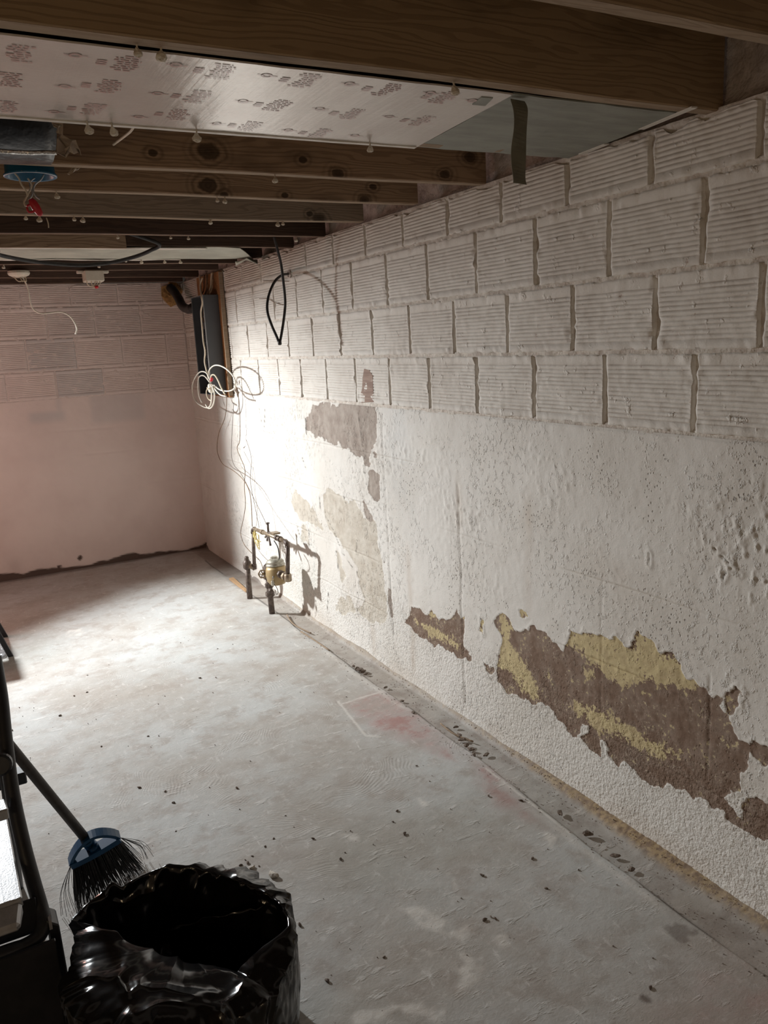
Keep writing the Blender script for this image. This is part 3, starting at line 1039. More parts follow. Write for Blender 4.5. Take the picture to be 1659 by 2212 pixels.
# ------------------------------------------------------------------ FLOOR
def build_floor():
    xs = np.concatenate([np.arange(-0.45, 1.40, 0.006), np.arange(1.40, 1.642, 0.004)])
    yy = [0.62]
    while yy[-1] < YB + 0.02:
        yy.append(yy[-1] * 1.0032)
    yy = np.array(yy)
    X, Y = np.meshgrid(xs, yy)
    sh = X.shape
    X = X.ravel()
    Y = Y.ravel()
    fade = sstep(-0.45, -0.40, X) * sstep(0.62, 0.66, Y)
    h = 0.0022 * fbm(X * 3, Y * 3, 3, 201) + 0.0009 * fbm(X * 26, Y * 26, 3, 205)
    pale = np.zeros_like(X)
    red = np.zeros_like(X)
    green = np.zeros_like(X)
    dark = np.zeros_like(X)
    crack = np.zeros_like(X)
    dust = np.zeros_like(X)

    def fp(pts):
        return [tuple(fl(*p)[:2]) for p in pts]
    rag = 0.02 * fbm(X * 14, Y * 14, 4, 211)
    for pg in ([(860, 1962), (900, 1965), (1000, 2010), (1005, 2030), (960, 2020), (880, 1985)], [(850, 2175), (910, 2170), (920, 2190), (860, 2195)], [(990, 2060), (1040, 2090), (1030, 2150), (995, 2140)],
               [(1020, 2080), (1045, 2095), (1030, 2100)], [(760, 2190), (850, 2185), (860, 2212), (760, 2220)], [(1060, 2010), (1100, 2020), (1090, 2040)], [(965, 1885), (995, 1900), (985, 1920), (970, 1910)],
               [(690, 1790), (775, 1800), (770, 1815), (720, 1805)], [(930, 2185), (960, 2180), (970, 2215), (935, 2215)], [(1180, 1800), (1200, 1810), (1190, 1830)], [(905, 1725), (930, 1740), (915, 1742)],
               [(910, 2050), (945, 2060), (935, 2075)], [(145, 1362), (175, 1358), (172, 1372), (150, 1374)]):
        pale = np.maximum(pale, 0.85 * sstep(-0.012, 0.012, poly_sdf(X, Y, fp(pg), 0.1) + rag * 1.4) * sstep(-0.5, 0.2, fbm(X * 30, Y * 30, 3, 213)))
    h += pale * 0.0014 * (0.5 + 0.5 * fbm(X * 60, Y * 60, 2, 217))
    for pg in ([(745, 1520), (825, 1488), (880, 1525), (960, 1590), (990, 1650), (860, 1600), (800, 1580)], [(1000, 1620), (1130, 1700), (1180, 1790), (1050, 1740)]):
        red = np.maximum(red, sstep(-0.03, 0.05, poly_sdf(X, Y, fp(pg), 0.2) + 1.2 * rag))
    red = np.maximum(red, 0.8 * np.exp(-((X - 1.47) / 0.05) ** 2) * np.exp(-((Y - 2.55) / 0.3) ** 2))
    red = np.maximum(red, 0.5 * sstep(1.25, 0.95, Y) * sstep(1.1, 1.4, X + 0.2 * fbm(X * 3, Y * 3, 2, 5)))
    green = 0.6 * sstep(0.0, 0.6, fbm(X * 2.1 + 3, Y * 2.1, 3, 219)) * sstep(2.6, 1.8, Y)
    for cx, cy, r, am in ((1.42, 1.22, 0.035, 0.55), (1.19, 1.12, 0.012, 0.8), (0.62, 4.1, 0.12, 0.12)):
        dark = np.maximum(dark, am * sstep(r, r * 0.5, np.hypot(X - cx, (Y - cy) * 0.8) + 0.6 * r * fbm(X * 40, Y * 40, 2, 223)))
    dark = np.maximum(dark, 0.30 * sstep(1.0, 0.25, YB - Y + 0.25 * fbm(X * 2, Y * 2, 3, 226)))  # lamp shade on the floor towards the back wall, put into the colour
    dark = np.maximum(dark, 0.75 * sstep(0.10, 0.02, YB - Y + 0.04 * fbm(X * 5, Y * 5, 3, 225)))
    # strip of later concrete along the wall with a broken edge
    e = 1.500 - 0.030 * sstep(2.6, 1.2, Y) + 0.008 * fbm(Y * 5, Y * 0, 3, 227)
    trench = sstep(e - 0.004, e + 0.006, X) * (0.75 + 0.25 * fbm(X * 8, Y * 8, 3, 229))
    h += -0.006 * sstep(e - 0.004, e + 0.004, X) * sstep(4.4, 3.9, Y)
    brk = sstep(-0.05, 0.3, fbm(Y * 3.1, Y * 0 + 4, 3, 231))
    crack = np.maximum(crack, 0.85 * np.exp(-((X - e) / 0.0055) ** 2) * brk)
    pale = np.maximum(pale, 0.5 * np.exp(-((X - e + 0.025) / 0.014) ** 2) * sstep(-0.1, 0.4, fbm(X * 9, Y * 5, 3, 233)))
    # other lines in the floor
    for pts in ([(730, 1515), (790, 1590), (820, 1592)], [(1050, 1660), (1230, 1800)], [(740, 1520), (860, 1482)], [(700, 1400), (640, 1350)]):
        Q = [fl(*p) for p in pts]
        for a, b in zip(Q[:-1], Q[1:]):
            ex, ey = b.x - a.x, b.y - a.y
            t = np.clip(((X - a.x) * ex + (Y - a.y) * ey) / (ex * ex + ey * ey), 0, 1)
            d = np.hypot(X - a.x - t * ex, Y - a.y - t * ey) + 0.003 * np.abs(fbm(X * 30, Y * 30, 2, 235))
            pale = np.maximum(pale, 0.8 * sstep(0.008, 0.003, d))
    # silt swept against the foot of the wall
    wdt = 0.045 * np.exp(-((Y - 1.45) / 0.55) ** 2) + 0.020 + 0.010 * fbm(Y * 4, Y * 0, 3, 237)
    wdt *= sstep(5.0, 3.6, Y)
    d = XW - X
    wdt = np.maximum(wdt, 1e-3)
    dust = sstep(wdt, wdt * 0.45, d + 0.006 * fbm(X * 40, Y * 40, 2, 239)) * sstep(4.9, 4.0, Y) * (0.35 + 0.65 * np.exp(-((Y - 1.55) / 0.6) ** 2))
    h += 0.020 * sstep(wdt * 1.3, 0.0, d) + dust * 0.0025 * fbm(X * 90, Y * 90, 2, 241)
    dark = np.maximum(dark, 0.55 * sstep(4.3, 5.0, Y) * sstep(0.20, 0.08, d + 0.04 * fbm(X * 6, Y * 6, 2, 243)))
    Zz = h * fade
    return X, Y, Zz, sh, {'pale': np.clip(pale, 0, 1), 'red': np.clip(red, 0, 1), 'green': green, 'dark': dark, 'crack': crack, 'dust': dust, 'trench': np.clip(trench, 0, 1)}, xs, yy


X, Y, Zz, sh, at, xs_f, yy_f = build_floor()
V = np.stack([X, Y, Zz], -1)
Q = grid_quads(*sh)
extra = [(-3.3, -1.7), (1.64, -1.7), (1.64, 0.62), (-3.3, 0.62), (-0.45, 0.62), (-0.45, YB + 0.02), (-3.3, YB + 0.02)]
n0 = len(V)
V = np.concatenate([V, np.array([(a, b, 0.0) for a, b in extra])])
Q = np.concatenate([Q, np.array([[n0, n0 + 1, n0 + 2, n0 + 3], [n0 + 3, n0 + 4, n0 + 5, n0 + 6]])])
for kk in at:
    at[kk] = np.concatenate([at[kk], np.zeros(len(extra))])
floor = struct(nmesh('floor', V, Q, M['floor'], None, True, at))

# ------------------------------------------------------------------ CEILING, JOISTS
ceiling = None
bm = bmesh.new()
box(bm, (-3.3, -1.7, ZC), (1.75, YB + 0.1, ZC + 0.02))
ceiling = struct(finish('ceiling', bm, M['subfloor']))
yb_ = -1.7
while yb_ < YB:
    bm = bmesh.new()
    box(bm, (-3.3, yb_ + 0.002, ZC - 0.012), (1.72, min(yb_ + 0.135, YB), ZC + 0.001))
    finish('plank', bm, M['subfloor'], ceiling)
    yb_ += 0.138

JOISTS = [  # far lower edge y, end x, face wood, edge wood, label
    (0.60, 1.66, 'joist_pale', 'edge_wood', 'brown ceiling joist crossing the upper right corner, nearest one to the camera'),
    (1.035, 1.66, 'joist_pale', 'edge_wood', 'brown ceiling joist whose pale underside cuts across the top right of the view'),
    (1.400, 1.645, 'joist_pale', 'edge_wood', 'long brown ceiling joist right in front of the foil printed board'),
    (1.845, 1.645, 'joist_knotty', 'edge_wood', 'ceiling joist hidden above the foil printed board'),
    (2.285, 1.630, 'joist_knotty', 'edge_wood', 'knotty ceiling joist right behind the foil printed board'),
    (2.645, 1.592, 'joist_knotty_b', 'edge_wood', 'knotty ceiling joist behind the hanging blue box, with a big dark knot'),
    (3.075, 1.597, 'joist_grey', 'edge_wood', 'greyish plain ceiling joist behind the red wire connector'),
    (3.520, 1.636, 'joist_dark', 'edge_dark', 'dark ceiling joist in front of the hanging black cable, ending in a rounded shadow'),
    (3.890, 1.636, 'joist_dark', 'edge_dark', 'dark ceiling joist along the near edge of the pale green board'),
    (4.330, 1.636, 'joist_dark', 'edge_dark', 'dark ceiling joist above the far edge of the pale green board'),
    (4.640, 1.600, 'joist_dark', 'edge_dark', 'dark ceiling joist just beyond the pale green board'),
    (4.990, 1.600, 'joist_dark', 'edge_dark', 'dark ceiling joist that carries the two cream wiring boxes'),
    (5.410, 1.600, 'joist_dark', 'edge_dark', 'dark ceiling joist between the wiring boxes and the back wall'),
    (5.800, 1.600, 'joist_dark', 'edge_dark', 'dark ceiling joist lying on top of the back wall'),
]
for yf_, xe, fm, em, lab in JOISTS:
    t = thing('ceiling_joist', ((-3.3 + xe) / 2, yf_ - 0.019, ZS), lab, 'joist')
    bm = bmesh.new()
    n = 60
    # a sawn timber: a long box with slight wane and waviness
    secs = []
    for i in range(n + 1):
        x = -3.3 + (xe + 3.3) * i / n
        wz = 0.0022 * math.sin(x * 2.1 + yf_ * 5) + 0.0012 * math.sin(x * 7.3 + yf_)
        wy = 0.0020 * math.sin(x * 1.3 + yf_ * 3)
        y0, y1, z0, z1 = yf_ - 0.038 + wy, yf_ + wy, ZS + wz, ZC - 0.013
        c = 0.002
        secs.append([bm.verts.new(p) for p in ((x, y0 + c, z0), (x, y1 - c, z0), (x, y1, z0 + c), (x, y1, z1), (x, y0, z1), (x, y0, z0 + c))])
    for i in range(n):
        for k in range(6):
            bm.faces.new((secs[i][k], secs[i][(k + 1) % 6], secs[i + 1][(k + 1) % 6], secs[i + 1][k]))
    bm.faces.new(secs[0])
    bm.faces.new(secs[-1][::-1])
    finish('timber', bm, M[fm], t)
    # planed lower edge, paler than the face
    bm = bmesh.new()
    prev = None
    for i in range(n + 1):
        x = -3.3 + (xe - 0.004 + 3.3) * i / n
        wz = 0.0022 * math.sin(x * 2.1 + yf_ * 5) + 0.0012 * math.sin(x * 7.3 + yf_) - 0.0008
        wy = 0.0020 * math.sin(x * 1.3 + yf_ * 3)
        cur = [bm.verts.new(p) for p in ((x, yf_ - 0.0345 + wy, ZS + wz), (x, yf_ - 0.0035 + wy, ZS + wz), (x, yf_ - 0.0035 + wy, ZS + wz + 0.0012), (x, yf_ - 0.0345 + wy, ZS + wz + 0.0012))]
        if prev:
            for k in range(4):
                bm.faces.new((prev[k], prev[(k + 1) % 4], cur[(k + 1) % 4], cur[k]))
        else:
            bm.faces.new(cur)
        prev = cur
    bm.faces.new(prev[::-1])
    finish('lower_edge', bm, M[em], t)
    if abs(yf_ - 1.400) < 1e-6:
        h0 = py_(405, 8, 1.362)
        bm = bmesh.new()
        lathe(bm, [(0.012, 0), (0.012, 0.003)], (h0.x, 1.3605, h0.z), (0, 1, 0), 14)
        o = finish('knot', bm, M['joist_dark'], t)
        o['label'] = 'dark round knot hole'

# short board nailed to the joist before the pale board
t = bmesh.new()
box(t, (-2.0, 3.838, ZS - 0.012), (0.83, 3.851, ZS + 0.12))
o = finish('short_board', t, M['joist_knotty_b'], None, bevel=0.001)
tag(o, 'short reddish brown board nailed to a dark joist before the pale green board', 'board')

# ------------------------------------------------------------------ foil faced board and its neighbour
t = thing('foil_faced_board', (0.0, 1.62, ZS - 0.004), 'white foil faced board with faded red print nailed under the joists', 'board')
zb = ZS - 0.004


def sheet(name, pts, thick, mat, parent, nx=40, ny=6, wav=0.0015, seed=0):
    """a thin board between four corners (near-left, near-right, far-right, far-left)"""
    a, b, c, d = [Vector(p) for p in pts]
    bm = bmesh.new()
    g = []
    for top in (0, 1):
        rows = []
        for j in range(ny + 1):
            r = []
            for i in range(nx + 1):
                p = (a * (1 - i / nx) + b * (i / nx)) * (1 - j / ny) + (d * (1 - i / nx) + c * (i / nx)) * (j / ny)
                w = wav * math.sin(i * 1.7 + seed) * math.sin(j * 1.1 + 0.6 * i + seed)
                r.append(bm.verts.new((p.x, p.y, p.z + w + top * thick)))
            rows.append(r)
        g.append(rows)
    for j in range(ny):
        for i in range(nx):
            bm.faces.new((g[0][j][i], g[0][j + 1][i], g[0][j + 1][i + 1], g[0][j][i + 1]))
            bm.faces.new((g[1][j][i], g[1][j][i + 1], g[1][j + 1][i + 1], g[1][j + 1][i]))
    for i in range(nx):
        bm.faces.new((g[0][0][i], g[0][0][i + 1], g[1][0][i + 1], g[1][0][i]))
        bm.faces.new((g[0][ny][i + 1], g[0][ny][i], g[1][ny][i], g[1][ny][i + 1]))
    for j in range(ny):
        bm.faces.new((g[0][j + 1][0], g[0][j][0], g[1][j][0], g[1][j + 1][0]))
        bm.faces.new((g[0][j][nx], g[0][j + 1][nx], g[1][j + 1][nx], g[1][j][nx]))
    return finish(name, bm, mat, parent, False)


sheet('panel', ((-1.6, 1.404, zb), (1.088, 1.404, zb), (1.132, 1.850, zb), (-1.6, 1.850, zb)), 0.0032, M['foil'], t, 60, 4, 0.0006)
sheet('folded_edge', ((-1.6, 1.838, zb - 0.0028), (1.125, 1.838, zb - 0.0028), (1.127, 1.853, zb - 0.0026), (-1.6, 1.853, zb - 0.0026)), 0.0030, M['board_edge'], t, 60, 1, 0.0004, 2)
# red print: little ovals with a tail, and blocks of unreadable lines between them
bm = bmesh.new()
ell = [(576, 157), (755, 176), (525, 214), (691, 231), (841, 247), (468, 263), (623, 277), (767, 289), (162, 113), (380, 134), (139, 181), (340, 196), (116, 236), (300, 247), (-40, 92), (-70, 165), (-60, 222), (930, 196), (985, 262), (905, 300), (1020, 212)]
zp = zb - 0.0012


def pquad(x0, y0, x1, y1, sh=0.0):
    vs = [bm.verts.new(p) for p in ((x0, y0, zp), (x1, y0, zp), (x1 + sh, y1, zp), (x0 + sh, y1, zp))]
    bm.faces.new(vs)


for ex_, ey_ in ell:
    c = fl(ex_, ey_, ZS)
    if c.x > 1.08 or c.y > 1.835 or c.y < 1.41:
        continue
    prev = None
    first = None
    for k in range(15):
        a = 2 * math.pi * k / 14
        o1 = bm.verts.new((c.x + 0.0105 * math.cos(a), c.y + 0.010 * math.sin(a), zp))
        o2 = bm.verts.new((c.x + 0.0065 * math.cos(a), c.y + 0.005 * math.sin(a), zp))
        if prev:
            bm.faces.new((prev[0], o1, o2, prev[1]))
        prev = (o1, o2)
    pquad(c.x + 0.010, c.y - 0.0015, c.x + 0.020, c.y + 0.0015, 0.001)
    pquad(c.x - 0.018, c.y - 0.0015, c.x - 0.010, c.y + 0.0015, 0.001)
rr = random.Random(3)
for cxp, cyp in ((660, 168), (835, 188), (272, 130), (478, 148), (40, 108), (600, 222), (760, 241), (910, 256), (235, 180), (425, 203), (20, 165), (540, 268), (690, 283), (200, 230), (385, 242), (15, 224), (960, 205), (1010, 228)):
    c = fl(cxp, cyp, ZS)
    if c.x > 1.04 or c.y > 1.84:
        continue
    for li in range(8):
        yy0 = c.y - 0.034 + li * 0.0098
        if yy0 < 1.409 or yy0 > 1.83:
            continue
        xa = c.x - 0.022 + rr.random() * 0.014
        xe_ = c.x + 0.010 + rr.random() * 0.014
        while xa < xe_:
            w_ = 0.004 + rr.random() * 0.010
            pquad(xa, yy0, min(xa + w_, xe_), yy0 + 0.0056, 0.001)
            xa += w_ + 0.0025
    for li in range(3):
        yy0 = c.y - 0.004 + li * 0.009
        if 1.409 < yy0 < 1.83:
            pquad(c.x - 0.046, yy0, c.x - 0.030, yy0 + 0.006, 0.001)
o = finish('printed_marks', bm, M['print'], t)
o['kind'] = 'stuff'
o['label'] = 'faded red printed marks'
# small grey patch of tape at the end of the printed face
q0 = [fl(*p, ZS - 0.007) for p in ((1020, 228), (1040, 212), (1065, 214), (1048, 231))]
bm = bmesh.new()
hexa(bm, [(p.x, p.y, zb - 0.0016) for p in q0] + [(p.x, p.y, zb + 0.001) for p in q0])
finish('tape_patch', bm, M['greenboard'], t)

t = thing('grey_board', (1.35, 1.62, zb), 'dull grey green board beside the foil board, reaching the right wall', 'board')
sheet('panel', ((1.090, 1.404, zb + 0.0006), (1.556, 1.404, zb + 0.0006), (1.622, 1.850, zb + 0.0006), (1.134, 1.850, zb + 0.0006)), 0.003, M['greenboard'], t, 12, 6, 0.0012, 1)
for a, b in (((1310, 330), (1200, 330)), ((1255, 334), (1310, 312)), ((1385, 280), (1500, 233))):
    p = fl(*a, zb - 0.001)
    q = fl(*b, zb - 0.001)
    if a[0] == 1310:
        continue
    d = (q - p).normalized()
    nrm = Vector((d.y, -d.x, 0)) * 0.008
    bm = bmesh.new()
    hexa(bm, [p + nrm, q + nrm, q - nrm, p - nrm, p + nrm + Vector((0, 0, 0.003)), q + nrm + Vector((0, 0, 0.003)), q - nrm + Vector((0, 0, 0.003)), p - nrm + Vector((0, 0, 0.003))])
    o = finish('torn_edge', bm, M['board_edge'], t)
    o['label'] = 'white torn edge'

# olive strip hanging down from the near edge of the boards
t_pts = [(1.116, 1.425, 1.926), (1.117, 1.417, 1.905), (1.118, 1.420, 1.87), (1.119, 1.428, 1.83), (1.122, 1.432, 1.79), (1.126, 1.434, 1.768)]
bm = bmesh.new()
P = smooth_path(t_pts, 5)
prev = None
for i, p in enumerate(P):
    hw = 0.0175
    tw = 0.002 * math.sin(i * 0.5)
    cur = [bm.verts.new(q) for q in ((p.x - hw, p.y + tw, p.z), (p.x + hw, p.y - tw, p.z - 0.002), (p.x + hw, p.y - tw + 0.0012, p.z - 0.002), (p.x - hw, p.y + tw + 0.0012, p.z))]
    if prev:
        for k in range(4):
            bm.faces.new((prev[k], prev[(k + 1) % 4], cur[(k + 1) % 4], cur[k]))
    else:
        bm.faces.new(cur)
    prev = cur
bm.faces.new(prev[::-1])
o = finish('tape_strip', bm, M['tape'], None)
tag(o, 'dark olive strip of tape hanging loose beside the grey green board', 'tape')

# pale board in the farther bay
t = thing('pale_board', (0.2, 4.1, zb), 'pale green board with white edges nailed under the far joists', 'board')
sheet('panel', ((-1.8, 3.862, zb - 0.001), (1.36, 3.862, zb - 0.001), (1.60, 4.34, zb - 0.001), (-1.8, 4.34, zb - 0.001)), 0.003, M['paleboard'], t, 30, 5, 0.004, 3)
for ya, yb2 in ((3.855, 3.90), (4.325, 4.352)):
    sheet('white_edge', ((-1.8, ya, zb - 0.005), (1.20, ya, zb - 0.006), (1.20, yb2, zb - 0.006), (-1.8, yb2, zb - 0.005)), 0.003, M['board_edge'], t, 30, 1, 0.003, 5)
bm = bmesh.new()
rng = random.Random(5)
cc = fl(575, 553, ZS - 0.02)
vs = []
for k in range(9):
    a = 2 * math.pi * k / 9
    vs.append(bm.verts.new((1.545 + 0.07 * math.cos(a) * rng.uniform(0.6, 1.1), 4.30 + 0.09 * math.sin(a) * rng.uniform(0.6, 1.1), zb - 0.012 + rng.uniform(-0.02, 0.012))))
ctr = bm.verts.new((1.545, 4.30, zb - 0.006))
for k in range(9):
    bm.faces.new((vs[k], vs[(k + 1) % 9], ctr))
o = finish('torn_flap', bm, M['paleboard'], t)
sm = o.modifiers.new('thick', 'SOLIDIFY')
sm.thickness = 0.003

# ------------------------------------------------------------------ nails with plaster crumbs under the joists
nail_px = [(297, 106, 1.40), (350, 112, 1.40), (982, 187, 1.40), (188, 262, 1.846), (242, 268, 1.846), (800, 309, 1.846), (425, 280, 1.846),
           (595, 387, 2.275), (470, 434, 2.635), (487, 436, 2.635), (123, 424, 2.635), (55, 469, 3.065), (85, 469, 3.065), (160, 471, 3.065), (180, 471, 3.065),
           (455, 481, 3.065), (602, 485, 3.065), (612, 482, 3.065), (255, 518, 3.51), (408, 521, 3.51), (368, 510, 3.51), (640, 517, 3.51), (272, 564, 4.34), (305, 562, 4.34), (355, 566, 4.34), (390, 564, 4.34), (215, 573, 4.63), (8, 571, 4.63)]
NAIL_AT = {1.40: 'brown joist before the foil board', 1.846: 'far edge of the foil board', 2.275: 'knotty joist behind the foil board', 2.635: 'second knotty joist',
           3.065: 'greyish joist', 3.51: 'dark joist by the hanging cable', 4.34: 'far edge of the pale board', 4.63: 'joist beyond the pale board'}
bm = bmesh.new()
tube(bm, [(0, 0, 0.006), (0, 0, -0.004), (0.001, 0, -0.012)], [0.0014, 0.0014, 0.0010], 6)
lathe(bm, [(0.002, -0.004), (0.0045, -0.008), (0.0075, -0.013), (0.0065, -0.017), (0.002, -0.0185)], (0, 0, 0), (0, 0, 1), 7)
rng = random.Random(11)
for v in bm.verts:
    v.co += Vector((rng.uniform(-1, 1), rng.uniform(-1, 1), rng.uniform(-1, 1))) * 0.0011
nail0 = finish('plaster_nail', bm, M['plaster_bit'])
nail0.location = (0, 0, 0)
first = True
for a, b, yj in nail_px:
    d = ray(a, b)
    x = EYE[0] + d[0] * (yj - 0.015) / d[1]
    o = nail0 if first else nail0.copy()
    if not first:
        COL.objects.link(o)
    first = False
    zz = ZS - 0.0008 if yj not in (1.846, 4.34) else zb - 0.003
    o.location = (x, yj - 0.012, zz)
    o.rotation_euler = (rng.uniform(-0.2, 0.2), rng.uniform(-0.2, 0.2), rng.uniform(0, 6))
    sc_ = rng.uniform(0.75, 1.25)
    o.scale = (sc_, sc_, sc_)
    same = sorted(q_[0] for q_ in nail_px if q_[2] == yj)
    tag(o, 'plaster crusted nail under the %s, %s from left' % (NAIL_AT[yj], ORD[same.index(a)]), 'nail', 'nails with plaster crumbs under the joists')

# ------------------------------------------------------------------ wrapped duct in the upper left bay
t = thing('wrapped_duct', (-0.2, 2.05, 1.93), 'duct wrapped in shiny black plastic with torn paper end, upper left', 'duct')
nx, na = 50, 22
bm = bmesh.new()
rows = []
for i in range(nx + 1):
    x = -1.4 + (0.300 + 1.4) * i / nx
    r = []
    for k in range(na):
        a = 2 * math.pi * k / na
        wr = 1 + 0.05 * float(fbm(np.array(x * 9.0), np.array(k * 0.7), 3, 301))
        yy0 = 2.045 + 0.145 * math.cos(a) * wr
        zz0 = 1.985 + 0.098 * math.sin(a) * wr
        r.append(bm.verts.new((x, yy0, zz0)))
    rows.append(r)
for i in range(nx):
    for k in range(na):
        bm.faces.new((rows[i][k], rows[i][(k + 1) % na], rows[i + 1][(k + 1) % na], rows[i + 1][k]))
bm.faces.new(rows[0])
bm.faces.new(rows[-1][::-1])
finish('plastic_wrap', bm, M['black_plastic'], t, True)


def rag_sheet(name, outline, mat, parent, depth=0.012, seed=0, thick=0.002):
    """a torn, crumpled sheet from an outline of 3-D points"""
    rg = random.Random(seed)
    bm = bmesh.new()
    pts = [Vector(p) for p in outline]
    ctr = sum(pts, Vector()) / len(pts)
    outer = [bm.verts.new(p) for p in pts]
    mid = [bm.verts.new(p * 0.5 + ctr * 0.5 + Vector((rg.uniform(-1, 1), rg.uniform(-1, 1), rg.uniform(-1, 1))) * depth) for p in pts]
    c = bm.verts.new(ctr + Vector((0, -depth, 0)))
    n = len(pts)
    for i in range(n):
        bm.faces.new((outer[i], outer[(i + 1) % n], mid[(i + 1) % n], mid[i]))
        bm.faces.new((mid[i], mid[(i + 1) % n], c))
    o = finish(name, bm, mat, parent)
    s = o.modifiers.new('thick', 'SOLIDIFY')
    s.thickness = thick
    return o


rag_sheet('torn_paper', [py_(a, b, 1.92) for a, b in ((123, 300), (132, 290), (150, 300), (163, 303), (172, 322), (176, 336), (165, 325), (155, 322), (142, 340), (122, 330))], M['paper'], t, 0.012, 2)
rag_sheet('torn_paper', [py_(a, b, 1.90) for a, b in ((108, 255), (136, 252), (136, 292), (130, 290), (126, 278), (116, 274))], M['paper'], t, 0.008, 3)
P = [py_(a, b, 1.915) for a, b in ((-60, 320), (0, 326), (20, 328), (40, 329), (70, 330), (95, 329), (122, 330))]
tube_obj('foil_strip', P, 0.0045, M['foilstrip'], t, 7, 3)
o = rag_sheet('paper_scrap', [py_(a, b, 2.30) for a, b in ((160, 358), (170, 354), (178, 356), (172, 364), (160, 369), (150, 378), (146, 376), (153, 366))], M['paper'], None, 0.004, 5)
tag(o, 'small torn paper scrap caught under the knotty joist at left', 'paper')
o = tube_obj('cable_stub', [py_(293, 266, 1.87), py_(283, 282, 1.98), py_(270, 293, 2.05), py_(245, 312, 2.2)], 0.0032, M['cream_cable'], None, 7, 5)
tag(o, 'short pale cable crossing the bay behind the foil board', 'cable')

# ------------------------------------------------------------------ blue ceiling box
t = thing('ceiling_box', (0.283, 2.36, 1.925), 'round blue ceiling box with loose wires and a red connector', 'box')
bm = bmesh.new()
lathe(bm, [(0.058, 0.045), (0.060, 0.0), (0.064, -0.004), (0.064, -0.008), (0.054, -0.008), (0.050, 0.03), (0.0005, 0.032)], (0.290, 2.36, 1.924), (0, 0, 1), 24)
finish('box_shell', bm, M['blue'], t, True)
bm = bmesh.new()
tube(bm, [Vector((0.290 + 0.061 * math.cos(a), 2.36 + 0.061 * math.sin(a), 1.918)) for a in np.linspace(-2.9, -0.2, 16)], 0.0028, 6)
finish('rim', bm, M['panel_edge'], t, True)
w0 = Vector((0.283, 2.36, 1.93))
wires = [[(30, 372), (40, 384), (46, 398), (56, 412), (60, 424)], [(95, 376), (88, 388), (76, 398), (72, 412), (78, 424), (86, 430)], [(60, 385), (68, 400), (60, 420), (52, 436), (56, 446)], [(75, 384), (64, 395), (70, 418), (62, 432)]]
for i, w in enumerate(wires):
    tube_obj('wire', [py_(a, b, 2.345 + 0.01 * i) for a, b in w], 0.0022, M['cream_cable'] if i % 2 == 0 else M['panel_edge'], t, 6, 4)
bm = bmesh.new()
a0 = py_(66, 430, 2.345)
a1 = py_(82, 455, 2.345)
lathe(bm, [(0.006, 0), (0.010, 0.008), (0.011, 0.022), (0.008, 0.040), (0.004, 0.045)], a0, a1 - a0, 10)
o = finish('wire_connector', bm, M['red'], t, True)
o['label'] = 'red wire connector'
tube_obj('connector_ring', [py_(a, b, 2.345) for a, b in ((58, 446), (66, 442), (76, 446), (74, 456), (62, 458), (58, 448))], 0.003, M['red'], t, 6, 3)
tube_obj('wire', [py_(100, 470, 3.03), py_(104, 482, 3.03), py_(105, 492, 3.03)], 0.002, M['cream_cable'], t, 6, 3)

# ------------------------------------------------------------------ sagging and hanging black cables
P = [(-1.7, 3.70, 1.95), (-0.6, 3.72, 1.93)] + [tuple(py_(a, b, c)) for a, b, c in ((-60, 534, 3.78), (0, 551, 3.86), (60, 563, 3.94), (120, 570, 3.98), (180, 573, 3.98), (240, 567, 3.94), (290, 555, 3.88), (325, 541, 3.82), (342, 526, 3.77))] + [(0.80, 3.76, 1.98)]
o = tube_obj('black_cable', P, 0.0085, M['black_rubber'], None, 9, 6)
tag(o, 'thick black cable sagging below the pale green board', 'cable')

cb = [(1.405, 3.53, 1.940), tuple(py_(601, 545, 3.545)), tuple(py_(607, 570, 3.56)), tuple(py_(611, 600, 3.57)), tuple(py_(615, 635, 3.58)), tuple(py_(616, 660, 3.58)), tuple(py_(613, 690, 3.585)), tuple(py_(608, 722, 3.59)), tuple(py_(604, 742, 3.59))]
cb2 = [tuple(py_(604, 744, 3.592)), tuple(py_(598, 728, 3.60)), tuple(py_(587, 703, 3.62)), tuple(py_(578, 675, 3.64)), tuple(py_(578, 650, 3.67)), tuple(py_(585, 625, 3.72)), tuple(py_(596, 605, 3.78)), tuple(py_(610, 594, 3.84)), tuple(wl(620, 592, XW - 0.02)), tuple(wl(622, 591, XW + 0.01))]
t = thing('hanging_cable', (1.42, 3.59, 1.46), 'thin black cable hanging from a dark joist in a long pinched loop', 'cable')
tube_obj('cable', cb, 0.0062, M['black_rubber'], t, 8, 5)
tube_obj('cable', cb2, 0.0062, M['black_rubber'], t, 8, 5)
bm = bmesh.new()
e0 = py_(604, 738, 3.59)
lathe(bm, [(0.006, 0), (0.009, 0.006), (0.009, 0.018), (0.005, 0.022)], e0 + Vector((0, 0, 0.006)), (0, 0, -1), 10)
finish('end_cap', bm, M['conduit'], t, True)
# hole and thin wires beside it
bm = bmesh.new()
hc = wl(626, 592)
lathe(bm, [(0.016, 0.0), (0.021, 0.006), (0.016, 0.009), (0.011, 0.004)], (XW + 0.001, hc.y, hc.z), (-1, 0, 0), 9)
o = finish('hole_rim', bm, M['parge'], wall_right)
for i, w in enumerate(([(568, 606), (600, 607), (624, 608)], [(560, 645), (578, 645), (595, 654), (612, 659)])):
    o = tube_obj('thin_wire', [wl(a, b, XW - 0.006) for a, b in w], 0.0016, M['brown_cable'], None, 5, 4)
    tag(o, ['thin straight wire on the ribbed wall, upper of two behind the hanging cable', 'thin bent wire on the ribbed wall, lower of two behind the hanging cable'][i], 'wire')

